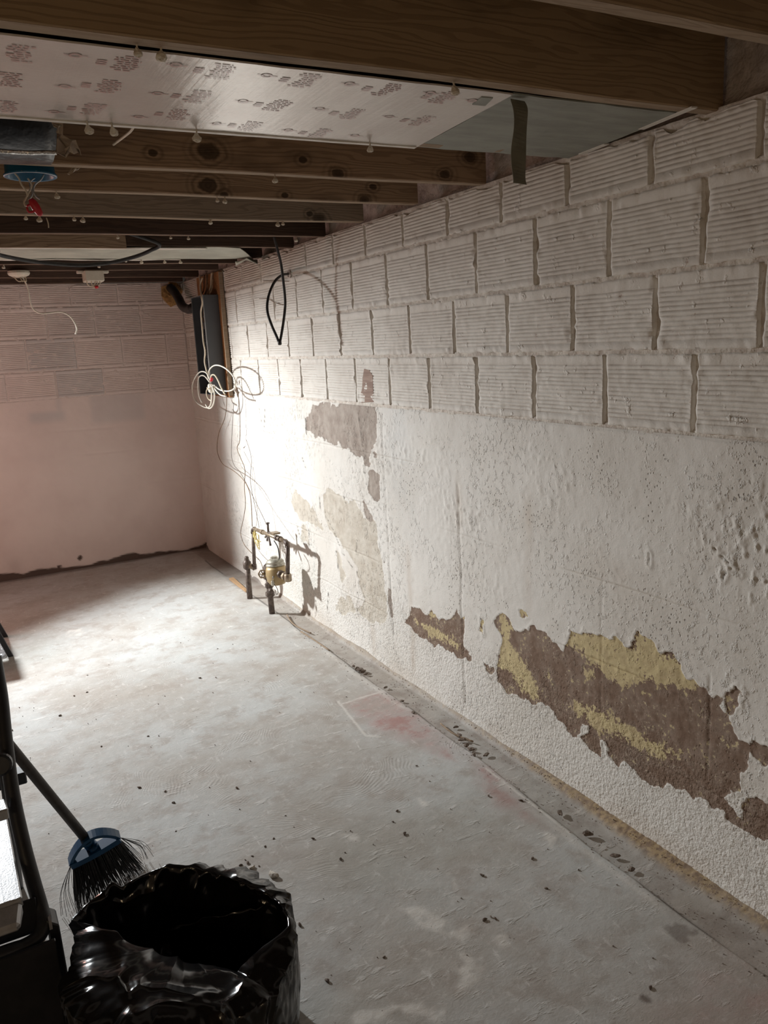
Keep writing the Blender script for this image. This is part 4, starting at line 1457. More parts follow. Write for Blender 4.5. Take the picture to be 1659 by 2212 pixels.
# ------------------------------------------------------------------ cream wiring boxes on the far joist
b1 = py_(40, 588, 4.970)
t = thing('wiring_box', b1, 'round cream wiring box with dangling white cable, under far joists', 'box')
bm = bmesh.new()
lathe(bm, [(0.055, 0.0), (0.058, -0.012), (0.052, -0.022), (0.030, -0.032), (0.010, -0.034)], (b1.x, b1.y, 1.931), (0, 0, 1), 16)
finish('box_shell', bm, M['white_plastic'], t, False)
for i in range(3):
    tube_obj('wire', [b1 + Vector((-0.03 + 0.03 * i, -0.01, -0.02)), b1 + Vector((-0.01 + 0.02 * i, -0.03, -0.05)), b1 + Vector((0.02, -0.02, -0.045))], 0.003, M['cream_cable'], t, 6, 4)
yb1 = b1.y - 0.02
tube_obj('cable', [b1 + Vector((0.01, -0.02, -0.03))] + [py_(a, b, yb1) for a, b in ((50, 601), (60, 622), (65, 650), (72, 668), (88, 677), (108, 676), (130, 674), (148, 681), (160, 695), (166, 710), (163, 722))], 0.0042, M['white_cable'], t, 8, 5)
b2 = py_(200, 588, 4.970)
t = thing('wiring_box', b2, 'square cream wiring box with curled wires and a red tip', 'box')
bm = bmesh.new()
box(bm, (b2.x - 0.052, b2.y - 0.05, 1.868), (b2.x + 0.052, b2.y + 0.05, 1.931))
shell = finish('box_shell', bm, M['white_plastic'], t, bevel=0.006)
bm = bmesh.new()
box(bm, (b2.x - 0.085, b2.y - 0.02, 1.916), (b2.x + 0.085, b2.y + 0.02, 1.9305))
finish('mounting_ear', bm, M['white_plastic'], shell, bevel=0.002)
yb2 = b2.y - 0.045
for w in ([(190, 600), (188, 612), (198, 619), (206, 610), (203, 602)], [(196, 602), (200, 618), (210, 614), (208, 603)], [(213, 602), (216, 612), (210, 618), (200, 622)]):
    tube_obj('wire', [py_(a, b, yb2) for a, b in w], 0.0032, M['cream_cable'], t, 6, 4)
bm = bmesh.new()
a0 = py_(205, 621, yb2)
lathe(bm, [(0.004, 0), (0.008, 0.004), (0.008, 0.016), (0.004, 0.02)], a0, (1, -0.3, 0.2), 9)
o = finish('wire_connector', bm, M['red'], t, True)
o['label'] = 'red wire connector'

# ------------------------------------------------------------------ electrical panel
PX0, PX1, PY0, PY1, PZ0, PZ1 = 1.505, 1.6025, 5.02, 5.27, 1.185, 1.790
t = thing('backing_board', (1.615, 5.15, 1.18), 'orange brown plywood board on the wall behind the electrical panel', 'board')
bm = bmesh.new()
box(bm, (1.604, 4.965, 1.165), (1.622, 5.45, 1.925))
finish('plywood', bm, M['ply'], t, bevel=0.001)
bm = bmesh.new()
box(bm, (1.598, 4.955, 1.175), (1.623, 4.9645, 1.92))
finish('edge_strip', bm, M['edge_wood'], t, bevel=0.0008)
t = thing('electrical_panel', ((PX0 + PX1) / 2, (PY0 + PY1) / 2, PZ0), 'open grey electrical panel with black breakers mounted on orange plywood', 'electrical panel')
bm = bmesh.new()
th = 0.003
box(bm, (PX0, PY0, PZ0), (PX1, PY0 + th, PZ1))
box(bm, (PX0, PY1 - th, PZ0), (PX1, PY1, PZ1))
box(bm, (PX0, PY0 + th, PZ0), (PX1, PY1 - th, PZ0 + th))
box(bm, (PX0, PY0 + th, PZ1 - th), (PX1, PY1 - th, PZ1))
finish('enclosure', bm, M['panel_grey'], t)
bm = bmesh.new()
box(bm, (PX1 - 0.004, PY0 + th, PZ0 + th), (PX1 - 0.001, PY1 - th, PZ1 - th))
finish('back_plate', bm, M['panel_dark'], t)
bm = bmesh.new()
e_ = 0.0035
box(bm, (PX0 - 0.001, PY0 - 0.001, PZ0), (PX0 + e_, PY0 + 0.0042, PZ1))
box(bm, (PX0 - 0.001, PY1 - 0.0042, PZ0), (PX0 + e_, PY1 + 0.001, PZ1))
box(bm, (PX0 - 0.001, PY0, PZ1 - 0.0042), (PX0 + e_, PY1, PZ1 + 0.001))
finish('flange', bm, M['panel_edge'], t)
for col_ in range(2):
    for r in range(12):
        bm = bmesh.new()
        ya = PY0 + 0.060 + col_ * 0.068
        z0 = PZ0 + 0.13 + r * 0.021
        box(bm, (PX1 - 0.060, ya, z0), (PX1 - 0.004, ya + 0.062, z0 + 0.0185))
        tx = ya + (0.042 if col_ == 0 else 0.008)
        box(bm, (PX1 - 0.070, tx, z0 + 0.005), (PX1 - 0.060, tx + 0.012, z0 + 0.0135))
        finish('breaker', bm, M['breaker'], t, bevel=0.001)
bm = bmesh.new()
box(bm, (PX1 - 0.068, PY0 + 0.085, PZ0 + 0.405), (PX1 - 0.004, PY0 + 0.165, PZ0 + 0.445))
finish('main_breaker', bm, M['breaker'], t, bevel=0.003)
bm = bmesh.new()
box(bm, (PX1 - 0.030, PY0 + 0.10, PZ0 + 0.455), (PX1 - 0.004, PY0 + 0.12, PZ0 + 0.52))
finish('lug', bm, M['panel_edge'], t, bevel=0.002)
rng = random.Random(21)
for i in range(6):
    y0 = PY0 + 0.04 + 0.032 * i
    tube_obj('wire', [(PX1 - 0.03, y0, PZ1 - 0.004), (PX1 - 0.045 + rng.uniform(-0.02, 0.02), y0 + rng.uniform(-0.02, 0.02), PZ1 - 0.05), (PX1 - 0.05, PY0 + 0.03 + rng.uniform(0, 0.18), PZ1 - 0.12), (PX1 - 0.03, PY0 + 0.03 + rng.uniform(0, 0.18), PZ1 - 0.2)],
             0.0035, M['brown_cable'] if i % 3 else M['panel_edge'], t, 6, 4)

# cables rising from the panel to the joists
for i, (a, b, c, d) in enumerate(((5.04, 5.02, 1.58, 'brown_cable'), (5.07, 5.10, 1.565, 'brown_cable'), (5.10, 5.06, 1.585, 'cream_cable'), (5.135, 5.14, 1.575, 'brown_cable'), (5.17, 5.19, 1.59, 'brown_cable'), (5.20, 5.26, 1.565, 'cream_cable'), (5.235, 5.22, 1.585, 'brown_cable'))):
    o = tube_obj('supply_cable', [(1.555, a, PZ1), (c - 0.005, (a * 2 + b) / 3, PZ1 + 0.045), (c, (a + 2 * b) / 3, PZ1 + 0.09), (c + 0.005, b, 1.925)], 0.0052, M[d], None, 7, 4)
    tag(o, 'old cable rising from the electrical panel to the joists, %s from the right' % ORD[i], 'cable', 'cables above the electrical panel')

# tan cable down the front of the panel ending in a coiled bundle
t = thing('coiled_cable', wl(455, 830, 1.47), 'white cable hanging over the electrical panel, tied into a loose coil', 'cable')
XC = 1.478
tube_obj('hanging_length', [wl(437, 600, 1.53), wl(432, 618, 1.51)] + [wl(a, b, XC + 0.012) for a, b in ((435, 640), (437, 655), (434, 672), (435, 690), (437, 710), (439, 735), (443, 760), (442, 780), (446, 800), (450, 815))], 0.0050, M['cream_cable'], t, 8, 5)


def loop(pts, mat, r=0.0042, x=XC):
    tube_obj('coil_loop', [wl(a, b, x + 0.004 * math.sin(i * 1.3)) for i, (a, b) in enumerate(pts)], r, M[mat], t, 7, 5)


loop([(454, 822), (446, 806), (434, 803), (424, 812), (416, 830), (416, 850), (424, 868), (436, 877), (448, 881), (455, 874), (457, 855), (456, 830)], 'white_cable', x=XC - 0.004)
loop([(453, 826), (441, 812), (430, 815), (428, 835), (430, 855), (436, 870)], 'white_cable', x=XC + 0.006)
loop([(450, 818), (452, 800), (462, 790), (475, 790), (490, 798), (503, 812), (509, 828), (505, 840), (492, 845), (475, 842), (462, 832)], 'white_cable', x=XC + 0.01)
loop([(456, 826), (456, 812), (463, 810), (470, 820), (478, 838), (486, 852)], 'cream_cable', x=XC)
loop([(460, 832), (466, 843), (476, 853), (488, 856)], 'white_cable', x=XC - 0.002)
loop([(458, 834), (463, 850), (462, 868), (457, 880), (450, 882), (444, 874)], 'white_cable', x=XC - 0.01)
loop([(454, 834), (446, 845), (449, 860), (456, 866)], 'cream_cable', x=XC + 0.004)
bm = bmesh.new()
k0 = wl(455, 838, XC)
lathe(bm, [(0.010, -0.03), (0.016, -0.022), (0.018, 0.0), (0.015, 0.02), (0.009, 0.026)], k0, (0, 0.2, 1), 12)
finish('binding', bm, M['white_cable'], t, True)
bm = bmesh.new()
tube(bm, [k0 + Vector((0.021 * math.cos(a), 0.021 * math.sin(a), 0.004 * math.sin(3 * a))) for a in np.linspace(0, 6.28, 14)], 0.0038, 6)
finish('binding', bm, M['cream_cable'], t, True)
bm = bmesh.new()
k1 = wl(457, 820, XC - 0.006)
lathe(bm, [(0.004, -0.014), (0.009, -0.006), (0.009, 0.008), (0.004, 0.014)], k1, (0.2, -0.5, 0.8), 9)
o = finish('wire_connector', bm, M['red'], t, True)
o['label'] = 'red wire connector'

# black conduit elbow between the back wall and the panel, with crumbled foam at its root
t = thing('conduit_elbow', hit(380, 635, 1, 5.8), 'bent black conduit pipe beside the electrical panel', 'pipe')
tube_obj('conduit', [hit(368, 622, 1, 5.90), hit(378, 632, 1, 5.80), hit(386, 645, 1, 5.72), hit(395, 662, 1, 5.62), hit(408, 668, 1, 5.45), hit(416, 665, 1, 5.285)], 0.030, M['conduit'], t, 12, 5)
bm = bmesh.new()
rng = random.Random(9)
fc = hit(374, 636, 1, 5.905)
lathe(bm, [(0.055, -0.012), (0.075, 0.0), (0.06, 0.012), (0.030, 0.022)], fc, (0, -1, 0), 14)
for v in bm.verts:
    v.co += Vector((rng.uniform(-1, 1) * 0.018, rng.uniform(-1, 1) * 0.006, rng.uniform(-1, 1) * 0.018))
finish('foam_plug', bm, M['foam'], t)
bm = bmesh.new()
q = hit(404, 622, 1, 5.86)
box(bm, (q.x - 0.035, 5.895, q.z - 0.10), (q.x + 0.055, 5.917, q.z + 0.035))
o = finish('block_fragment', bm, M['back_mortar'], wall_back, bevel=0.004)

# ------------------------------------------------------------------ thin wires running down from the panel to the water meter
runs = [[(490, 853), (489, 880), (485, 905), (473, 935), (469, 965), (472, 985), (482, 1003), (500, 1014), (520, 1030), (535, 1052), (542, 1080), (545, 1138)],
        [(507, 830), (514, 850), (518, 890), (518, 950), (512, 968), (520, 990), (529, 1014), (528, 1050), (530, 1090), (526, 1120), (520, 1150), (527, 1175), (545, 1196), (562, 1212), (568, 1230)],
        [(505, 870), (502, 920), (500, 980), (506, 1005), (520, 1022), (545, 1070), (565, 1110), (580, 1142)],
        [(532, 950), (543, 990), (541, 1040), (552, 1100), (560, 1140)]]
labs = ['dark thin wire bowing out from the electrical panel down to the meter pipes', 'long thin wire curving from the panel down to the small handwheel of the water meter',
        'thin grey wire slanting down the wall to the meter clamp', 'faint thin wire on the wall ending behind the meter pipes']
for i, (w, lab) in enumerate(zip(runs, labs)):
    xw = 1.595 if i < 3 else 1.618
    n = len(w)
    o = tube_obj('thin_wire', [wl(a, b, xw - 0.085 * (j / (n - 1)) ** 2 * (i < 3)) for j, (a, b) in enumerate(w)], 0.0021 if i < 2 else 0.0015, M['brown_cable'] if i < 2 else M['pipe'], None, 6, 5)
    tag(o, lab, 'wire')

# ------------------------------------------------------------------ water meter with its pipes
t = thing('water_meter', (1.49, 4.2, 0.0), 'bronze water meter on blackened pipes by the right wall', 'water meter')
XP = 1.50


def P_(a, b, x=XP):
    return wl(a, b, x)


r1b = fl(540, 1293)
r1t = py_(533, 1212, r1b.y)
bm = bmesh.new()
tube(bm, [r1b + Vector((0, 0, -0.02)), r1t + Vector((0, 0, -0.02))], 0.0165, 14)
finish('riser', bm, M['pipe'], t, True)
bm = bmesh.new()
lathe(bm, [(0.021, -0.045), (0.024, -0.04), (0.024, -0.005), (0.018, 0.0), (0.013, 0.012), (0.013, 0.024), (0.007, 0.030)], r1t, (0, 0, 1), 14)
finish('riser_tee', bm, M['pipe'], t, True)
te = r1t + Vector((0, 0, -0.02))
el = P_(550, 1229)
tube_obj('crossover_pipe', [te, (te + el) / 2, el], 0.0115, M['pipe_pale'], t, 10, 0)
bm = bmesh.new()
d = (el - te).normalized()
lathe(bm, [(0.012, 0.012), (0.019, 0.014), (0.019, 0.026), (0.012, 0.03)], te, d, 8)
finish('union_nut', bm, M['pipe_pale'], t)
e2 = P_(546, 1141)
e3 = P_(621, 1171)
e4 = P_(622, 1247)


def elbow_path(a, c, b, r=0.02):
    a, c, b = Vector(a), Vector(c), Vector(b)
    p = c + (a - c).normalized() * r
    q = c + (b - c).normalized() * r
    return [p, c * 0.5 + p * 0.25 + q * 0.25, q]


p_down = [el] + [e2]
bm = bmesh.new()
tube(bm, [el + Vector((0, 0, 0.01)), e2 - Vector((0, 0, 0.012))], 0.0105, 12)
finish('upright_pipe', bm, M['pipe'], t, True)
bm = bmesh.new()
tube(bm, [te * 0.05 + el * 0.95, el, el + Vector((0, 0, 0.03))], 0.0135, 12)
finish('elbow', bm, M['pipe'], t, True)
bm = bmesh.new()
tube(bm, elbow_path(el, e2, e3, 0.03), 0.0135, 12)
finish('elbow', bm, M['pipe'], t, True)
bm = bmesh.new()
tube(bm, [e2 + (e3 - e2) * 0.04, e3 - (e3 - e2) * 0.04], 0.0105, 12)
finish('top_pipe', bm, M['pipe_pale'], t, True)
bm = bmesh.new()
tube(bm, elbow_path(e2, e3, e4, 0.03), 0.0135, 12)
finish('elbow', bm, M['pipe'], t, True)
bm = bmesh.new()
tube(bm, [e3 - Vector((0, 0, 0.02)), e4 + Vector((0, 0, 0.02))], 0.0115, 12)
finish('upright_pipe', bm, M['pipe'], t, True)
# collars, clamps on the top pipe
for f_, rr_, mm in ((0.30, 0.0145, 'pipe_pale'), (0.72, 0.0155, 'pipe'), (0.80, 0.0165, 'pipe')):
    bm = bmesh.new()
    c0 = e2 + (e3 - e2) * f_
    lathe(bm, [(0.011, -0.012), (rr_, -0.010), (rr_, 0.010), (0.011, 0.012)], c0, e3 - e2, 10)
    finish('collar', bm, M[mm], t)
bm = bmesh.new()
c0 = P_(595, 1157, XP - 0.006)
ax = (e3 - e2).normalized()
sd = Vector((1, 0, 0))
up = ax.cross(sd)
if up.z < 0:
    up = -up
hexa(bm, [c0 + ax * a + sd * b + up * c for c in (0.010, 0.020) for a, b in ((-0.028, -0.02), (0.028, -0.02), (0.028, 0.02), (-0.028, 0.02))])
finish('earth_clamp', bm, M['pipe_pale'], t, bevel=0.002)
bm = bmesh.new()
cv = P_(580, 1153)
tube(bm, [cv + Vector((0, 0, 0.055)), cv + Vector((0, 0, 0.03)), cv, cv + Vector((0.0, 0.03, -0.045))], 0.006, 8)
tube(bm, [cv + Vector((0, -0.055, -0.002)), cv + Vector((0, -0.02, 0.012)), cv + Vector((0, 0.02, -0.01)), cv + Vector((0, 0.055, -0.03))], 0.006, 8)
tube(bm, [cv + Vector((0, 0.01, 0)), cv + Vector((-0.006, -0.03, -0.05)), cv + Vector((-0.006, -0.035, -0.06))], 0.006, 8)
lathe(bm, [(0.004, 0.0), (0.011, 0.002), (0.011, 0.008), (0.004, 0.010)], cv + Vector((0, 0, 0.055)), (0, 0, 1), 8)
finish('bracket', bm, M['pipe'], t, True)
# frayed yellow insulation on the far elbow
bm = bmesh.new()
rng = random.Random(31)
for i in range(10):
    a = P_(548 + rng.uniform(-3, 5), 1145 + rng.uniform(-4, 8))
    tube(bm, [a, a + Vector((rng.uniform(-0.02, 0.0), -0.02 - rng.random() * 0.05, rng.uniform(-0.05, 0.0))), a + Vector((rng.uniform(-0.02, 0), -0.05 - rng.random() * 0.07, rng.uniform(-0.10, -0.02)))], 0.003, 5)
M['yellow'] = simple('yellow_insulation', (0.74, 0.62, 0.28), (0.6, 0.48, 0.2), 0.8, 60)
o = finish('frayed_insulation', bm, M['yellow'], t)
# second riser, valve and meter body
r2b = fl(588, 1325)
r2t = py_(577, 1222, r2b.y)
bm = bmesh.new()
tube(bm, [r2b + Vector((0, 0, -0.02)), r2t], 0.0165, 14)
finish('riser', bm, M['pipe'], t, True)
for zz_, ra in ((0.115, 0.026), (0.165, 0.024), (0.215, 0.027), (0.245, 0.022)):
    bm = bmesh.new()
    p = r2b.lerp(r2t, zz_ / max(r2t.z, 0.01))
    lathe(bm, [(0.016, -0.014), (ra, -0.011), (ra, 0.011), (0.016, 0.014)], p, (0, 0, 1), 8)
    finish('riser_nut', bm, M['pipe'], t)
bm = bmesh.new()
vc = py_(582, 1272, r2b.y - 0.01)
lathe(bm, [(0.006, -0.05), (0.013, -0.046), (0.013, -0.03), (0.009, -0.02), (0.009, 0.02), (0.013, 0.03), (0.013, 0.046), (0.006, 0.05)], vc, (0.15, 0.98, 0.05), 10)
finish('stop_tap', bm, M['pipe'], t, True)
mc = py_(597, 1236, 4.085)
M0 = Vector((mc.x, mc.y, mc.z))
bm = bmesh.new()
lathe(bm, [(0.018, -0.072), (0.040, -0.066), (0.055, -0.045), (0.060, -0.010), (0.057, 0.020), (0.050, 0.036)], M0, (0.0, 0.12, 1), 24)
finish('meter_body', bm, M['brass'], t, True)
bm = bmesh.new()
lathe(bm, [(0.047, 0.034), (0.053, 0.038), (0.053, 0.046), (0.047, 0.050), (0.050, 0.055), (0.046, 0.066), (0.034, 0.072), (0.030, 0.076)], M0, (0.0, 0.12, 1), 24)
lid = finish('register_lid', bm, M['meter_cap'], t, True)
bm = bmesh.new()
lathe(bm, [(0.020, 0.072), (0.020, 0.084), (0.012, 0.088)], M0 + Vector((0, 0.01, 0)), (0.0, 0.12, 1), 8)
finish('lid_hinge', bm, M['meter_cap'], lid)
# outlet to the right, inlet to the left
ou = e4 + Vector((0, 0, -0.002))
dr = (ou - M0)
bm = bmesh.new()
tube(bm, [M0 + dr * 0.3 + Vector((0, 0, -0.01)), ou], 0.013, 12)
finish('outlet_pipe', bm, M['pipe_pale'], t, True)
for f_ in (0.42, 0.78):
    bm = bmesh.new()
    lathe(bm, [(0.014, -0.011), (0.023, -0.009), (0.023, 0.009), (0.014, 0.011)], M0 + dr * f_, dr, 8)
    finish('outlet_nut', bm, M['pipe'] if f_ < 0.5 else M['pipe_pale'], t)
bm = bmesh.new()
lathe(bm, [(0.017, -0.02), (0.020, -0.017), (0.020, 0.017), (0.015, 0.022)], ou, (0, 0, 1), 12)
finish('elbow', bm, M['pipe_pale'], t, True)
il = r2t + Vector((0, 0, -0.015))
bm = bmesh.new()
tube(bm, [il, M0 + (il - M0) * 0.25 + Vector((0, 0, 0.01))], 0.016, 12)
finish('inlet_pipe', bm, M['pipe'], t, True)
for f_ in (0.62, 0.95):
    bm = bmesh.new()
    lathe(bm, [(0.016, -0.013), (0.030, -0.011), (0.030, 0.011), (0.016, 0.013)], M0 + (il - M0) * f_, il - M0, 8)
    finish('inlet_nut', bm, M['pipe'], t)
# little handwheel
hw = py_(567, 1240, r2b.y - 0.02)
hax = Vector((-0.45, -0.85, 0.15)).normalized()
hu = hax.cross(Vector((0, 0, 1))).normalized()
hv = hax.cross(hu)
bm = bmesh.new()
tube(bm, [hw + (hu * math.cos(a) + hv * math.sin(a)) * 0.021 * (1 + 0.06 * math.cos(6 * a)) for a in np.linspace(0, 2 * math.pi, 25)], 0.0042, 8, False)
for k in range(5):
    a = k * 2 * math.pi / 5
    tube(bm, [hw, hw + (hu * math.cos(a) + hv * math.sin(a)) * 0.021], 0.003, 6)
lathe(bm, [(0.006, -0.006), (0.007, 0.006)], hw, hax, 8)
finish('handwheel', bm, M['pipe_pale'], t, True)
bm = bmesh.new()
tube(bm, [hw, hw - hax * 0.03 + Vector((0.01, 0, 0)), r2b.lerp(r2t, 0.72)], 0.0075, 10)
finish('valve_stem', bm, M['pipe_pale'], t, True)
# padlock-like tag under the body
bm = bmesh.new()
lk = py_(589, 1258, 4.03)
box(bm, (lk.x - 0.008, lk.y - 0.006, lk.z - 0.02), (lk.x + 0.008, lk.y + 0.006, lk.z + 0.008))
finish('seal_tag', bm, M['meter_cap'], t, bevel=0.003)
tube_obj('seal_wire', [lk + Vector((0, 0, 0.008)), py_(590, 1245, 4.03), M0 + Vector((-0.03, -0.04, -0.03))], 0.0022, M['panel_edge'], t, 6, 4)
tube_obj('meter_lead', [P_(592, 1168), P_(600, 1182), P_(603, 1198), M0 + Vector((0.02, -0.01, 0.075))], 0.0032, M['black_rubber'], t, 7, 5)
tube_obj('seal_wire', [lk, py_(597, 1268, 4.02), py_(601, 1280, 4.02), py_(597, 1284, 4.03), py_(594, 1274, 4.03)], 0.0018, M['pipe'], t, 6, 4)

# ------------------------------------------------------------------ sticks and straws on the floor
def stick(name, pa, pb, w, h, mat, lab, cat='stick'):
    a, b = fl(*pa), fl(*pb)
    d = (b - a).normalized()
    n = Vector((-d.y, d.x, 0)) * w
    z0 = Vector((0, 0, 0.0015))
    bm = bmesh.new()
    hexa(bm, [a + n + z0, b + n * 0.5 + z0, b - n * 0.5 + z0, a - n + z0] + [p + Vector((0, 0, h)) for p in (a + n * 0.9 + z0, b + n * 0.4 + z0, b - n * 0.4 + z0, a - n * 0.9 + z0)])
    o = finish(name, bm, mat, None)
    return tag(o, lab, cat)


stick('wood_shim', (500, 1252), (534, 1280), 0.016, 0.012, M['stick'], 'orange brown wood wedge on the floor beside the far riser pipe', 'wood')
o = tube_obj('wood_straw', [fl(620, 1330) + Vector((0, 0, .004)), fl(632, 1348) + Vector((0, 0, .004)), fl(652, 1360) + Vector((0, 0, .004)), fl(672, 1369) + Vector((0, 0, .004))], 0.0035, M['edge_wood'], None, 6, 4)
tag(o, 'thin bent pale straw on the floor, closest to the water meter', 'stick')
o = tube_obj('wood_straw', [fl(650, 1366) + Vector((0, 0, .004)), fl(680, 1385) + Vector((0, 0, .004)), fl(712, 1407) + Vector((0, 0, .004))], 0.0035, M['edge_wood'], None, 6, 4)
tag(o, 'thin straight pale straw on the floor, farther from the water meter', 'stick')
o = tube_obj('wood_straw', [fl(952, 1565) + Vector((0, 0, .004)), fl(970, 1582) + Vector((0, 0, .007)), fl(990, 1592) + Vector((0, 0, .004)), fl(1022, 1604) + Vector((0, 0, .004))], 0.0032, M['edge_wood'], None, 6, 4)
tag(o, 'pale splinter lying across the crack along the right wall', 'stick')


def chip_bm(r, seed, flat=0.5):
    rg = random.Random(seed)
    bm = bmesh.new()
    bmesh.ops.create_icosphere(bm, subdivisions=2, radius=r)
    for v in bm.verts:
        f = 1 + 0.45 * (rg.random() - 0.5) + 0.3 * math.sin(v.co.x / r * 3 + seed) * math.cos(v.co.y / r * 2.2 + seed)
        v.co = Vector((v.co.x * f * 1.4, v.co.y * f * 0.8, v.co.z * f * flat))
    return bm


def put_chip(name, px, py, r, seed, mat, lab, group=None, flat=0.5, cat='debris'):
    o = finish(name, chip_bm(r, seed, flat), mat)
    p = fl(px, py)
    dx = XW - p.x
    zo = 0.010 if dx < 0.05 else 0.0
    o.location = (p.x, p.y, r * flat * 0.8 + zo)
    o.rotation_euler = (0, 0, seed * 1.3)
    return tag(o, lab, cat, group)


M['chip_white'] = simple('white_plaster_chip', (0.66, 0.61, 0.53), (0.48, 0.42, 0.35), 0.9, 90, bump=0.003, bscale=150)
put_chip('plaster_chip', 590, 1893, 0.013, 4, M['chip_white'], 'largest pale plaster lump on the floor behind the black bag', None, 0.55)
put_chip('plaster_chip', 545, 1876, 0.006, 5, M['chip_white'], 'small pale plaster crumb left of the large lump behind the bag', None, 0.7)
put_chip('plaster_chip', 648, 2000, 0.005, 6, M['debris'], 'dark pebble on the floor just right of the black bag', None, 0.7)
put_chip('flake', 1270, 1804, 0.012, 7, M['debris'], 'curled brown flake standing in the crack near the right wall', None, 0.6)
put_chip('flake', 1210, 1758, 0.010, 8, M['debris'], 'brown flake in the crack, farther of two near the brown patch', None, 0.5)
put_chip('flake', 1328, 1850, 0.010, 9, M['debris'], 'thin splintered flake on the concrete strip nearest the wall', None, 0.35)
put_chip('flake', 1363, 1880, 0.010, 10, M['debris'], 'dark sliver in the crack, nearest to the camera', None, 0.35)
for i, (a, b, r) in enumerate(((771, 1446, 0.011), (778, 1449, 0.013), (785, 1452, 0.011), (764, 1440, 0.008), (790, 1457, 0.007))):
    put_chip('debris_lump', a, b, r, 20 + i, M['debris'], 'dark crumb in the little heap by the wall crack, %s from the left' % ORD[(1, 2, 3, 0, 4)[i]], 'heap of dark crumbs by the wall', 0.6)
for i, (a, b, r) in enumerate(((992, 1590, 0.010), (1000, 1600, 0.010), (1008, 1612, 0.011), (1017, 1620, 0.010), (1050, 1632, 0.009), (1024, 1632, 0.008), (985, 1572, 0.008), (893, 1540, 0.008), (868, 1515, 0.008), (833, 1486, 0.008))):
    put_chip('debris_lump', a, b, r, 30 + i, M['debris'], 'dark crumb along the floor crack by the wall, %s from the far end' % ORD[[833, 868, 893, 985, 992, 1000, 1008, 1017, 1024, 1050].index(a)], 'crumbs along the floor crack', 0.5)
specks = [(189, 1459), (160, 1504), (188, 1496), (42, 1529), (130, 1546), (26, 1578), (219, 1613), (301, 1702), (357, 1710), (320, 1591), (343, 1590), (432, 1465), (466, 1464), (470, 1402), (512, 1703), (858, 1752), (849, 1776), (874, 1802), (676, 1812), (591, 1812), (617, 1763), (736, 1857), (1043, 1892), (1060, 1981), (1047, 1988), (1070, 1985), (830, 2068), (707, 2120), (1405, 2135), (1040, 1890), (380, 1796), (375, 1735), (573, 1830), (545, 1850), (535, 1865), (520, 1870), (560, 1872), (550, 1912), (562, 1915), (515, 1880), (530, 1858), (1150, 1855), (1180, 1920), (1250, 1880), (1125, 1730), (1055, 1720), (900, 1655)]
bm = chip_bm(0.0042, 77, 0.6)
sp0 = finish('floor_crumb', bm, M['debris'])
for i, (a, b) in enumerate(specks):
    o = sp0 if i == 0 else sp0.copy()
    if i:
        COL.objects.link(o)
    p = fl(a, b)
    s = (0.6 + 0.7 * ((i * 37) % 10) / 10.0)
    o.location = (p.x, p.y, 0.0022 * s)
    o.rotation_euler = (0, 0, i * 1.7)
    o.scale = (s, s, s)
    tag(o, 'tiny dark crumb scattered on the open concrete floor', 'debris', 'tiny crumbs on the floor')
# fine grit: too much to count
rng = np.random.RandomState(5)
bm = bmesh.new()
for i in range(900):
    if i < 450:
        yy0 = 0.9 + 3.6 * rng.rand() ** 1.3
        xx0 = XW - 0.012 - abs(rng.randn()) * 0.05
        z0 = 0.012 if XW - xx0 < 0.04 else 0.001
    elif i < 700:
        yy0 = 0.9 + 3.0 * rng.rand()
        xx0 = 1.48 + rng.randn() * 0.02
        z0 = 0.0
    else:
        xx0 = 0.1 + 1.3 * rng.rand()
        yy0 = 1.1 + 3.2 * rng.rand()
        z0 = 0.0
    r = 0.0012 + 0.0022 * rng.rand() ** 2
    vs = [bm.verts.new((xx0 + r * math.cos(a), yy0 + r * math.sin(a), z0)) for a in (0.3, 2.2, 4.4)]
    ap = bm.verts.new((xx0, yy0, z0 + r * 1.3))
    for k in range(3):
        bm.faces.new((vs[k], vs[(k + 1) % 3], ap))
o = finish('floor_grit', bm, M['debris'])
tag(o, 'fine grit strewn over the floor and along the foot of the right wall', 'grit', None, 'stuff')

# ------------------------------------------------------------------ broom
t = thing('broom', (0.23, 2.18, 0.0), 'broom with a blue cap and dark bristles standing behind the bag', 'broom')
bl = fl(165, 1965)
br = fl(310, 1870)
cl = fl(150, 1862, 0.130)
cr = fl(257, 1806, 0.170)
cl = fl(152, 1864, 0.128)
htop = fl(6, 1592, 0.59)
hc_ = fl(190, 1818, 0.175)
cm = (cl + cr) / 2
hd = (htop - hc_).normalized()
cdir = (cr - cl).normalized()
bdir = ((bl + br) / 2 - cm).normalized()
nrm = cdir.cross(bdir).normalized()
bm = bmesh.new()
tube(bm, [hc_ - hd * 0.02, hc_ + hd * 0.2, htop, htop + hd * 0.62], 0.0125, 14)
finish('handle', bm, M['handle'], t, True)
bm = bmesh.new()
tube(bm, [hc_ + hd * 0.018, hc_ - hd * 0.02, cm - bdir * 0.012, cm + bdir * 0.004], [0.0155, 0.0165, 0.014, 0.013], 14)
tube(bm, [hc_ + hd * 0.012, hc_ + hd * 0.002], 0.0190, 14)
finish('socket', bm, M['blue_cap'], t, True)
bm = bmesh.new()
# cap: straight lower bar and bowed upper rail
L = (cr - cl).length
lo = [cl + cdir * (L * u) + bdir * (0.004 * math.sin(math.pi * u)) for u in np.linspace(0, 1, 13)]


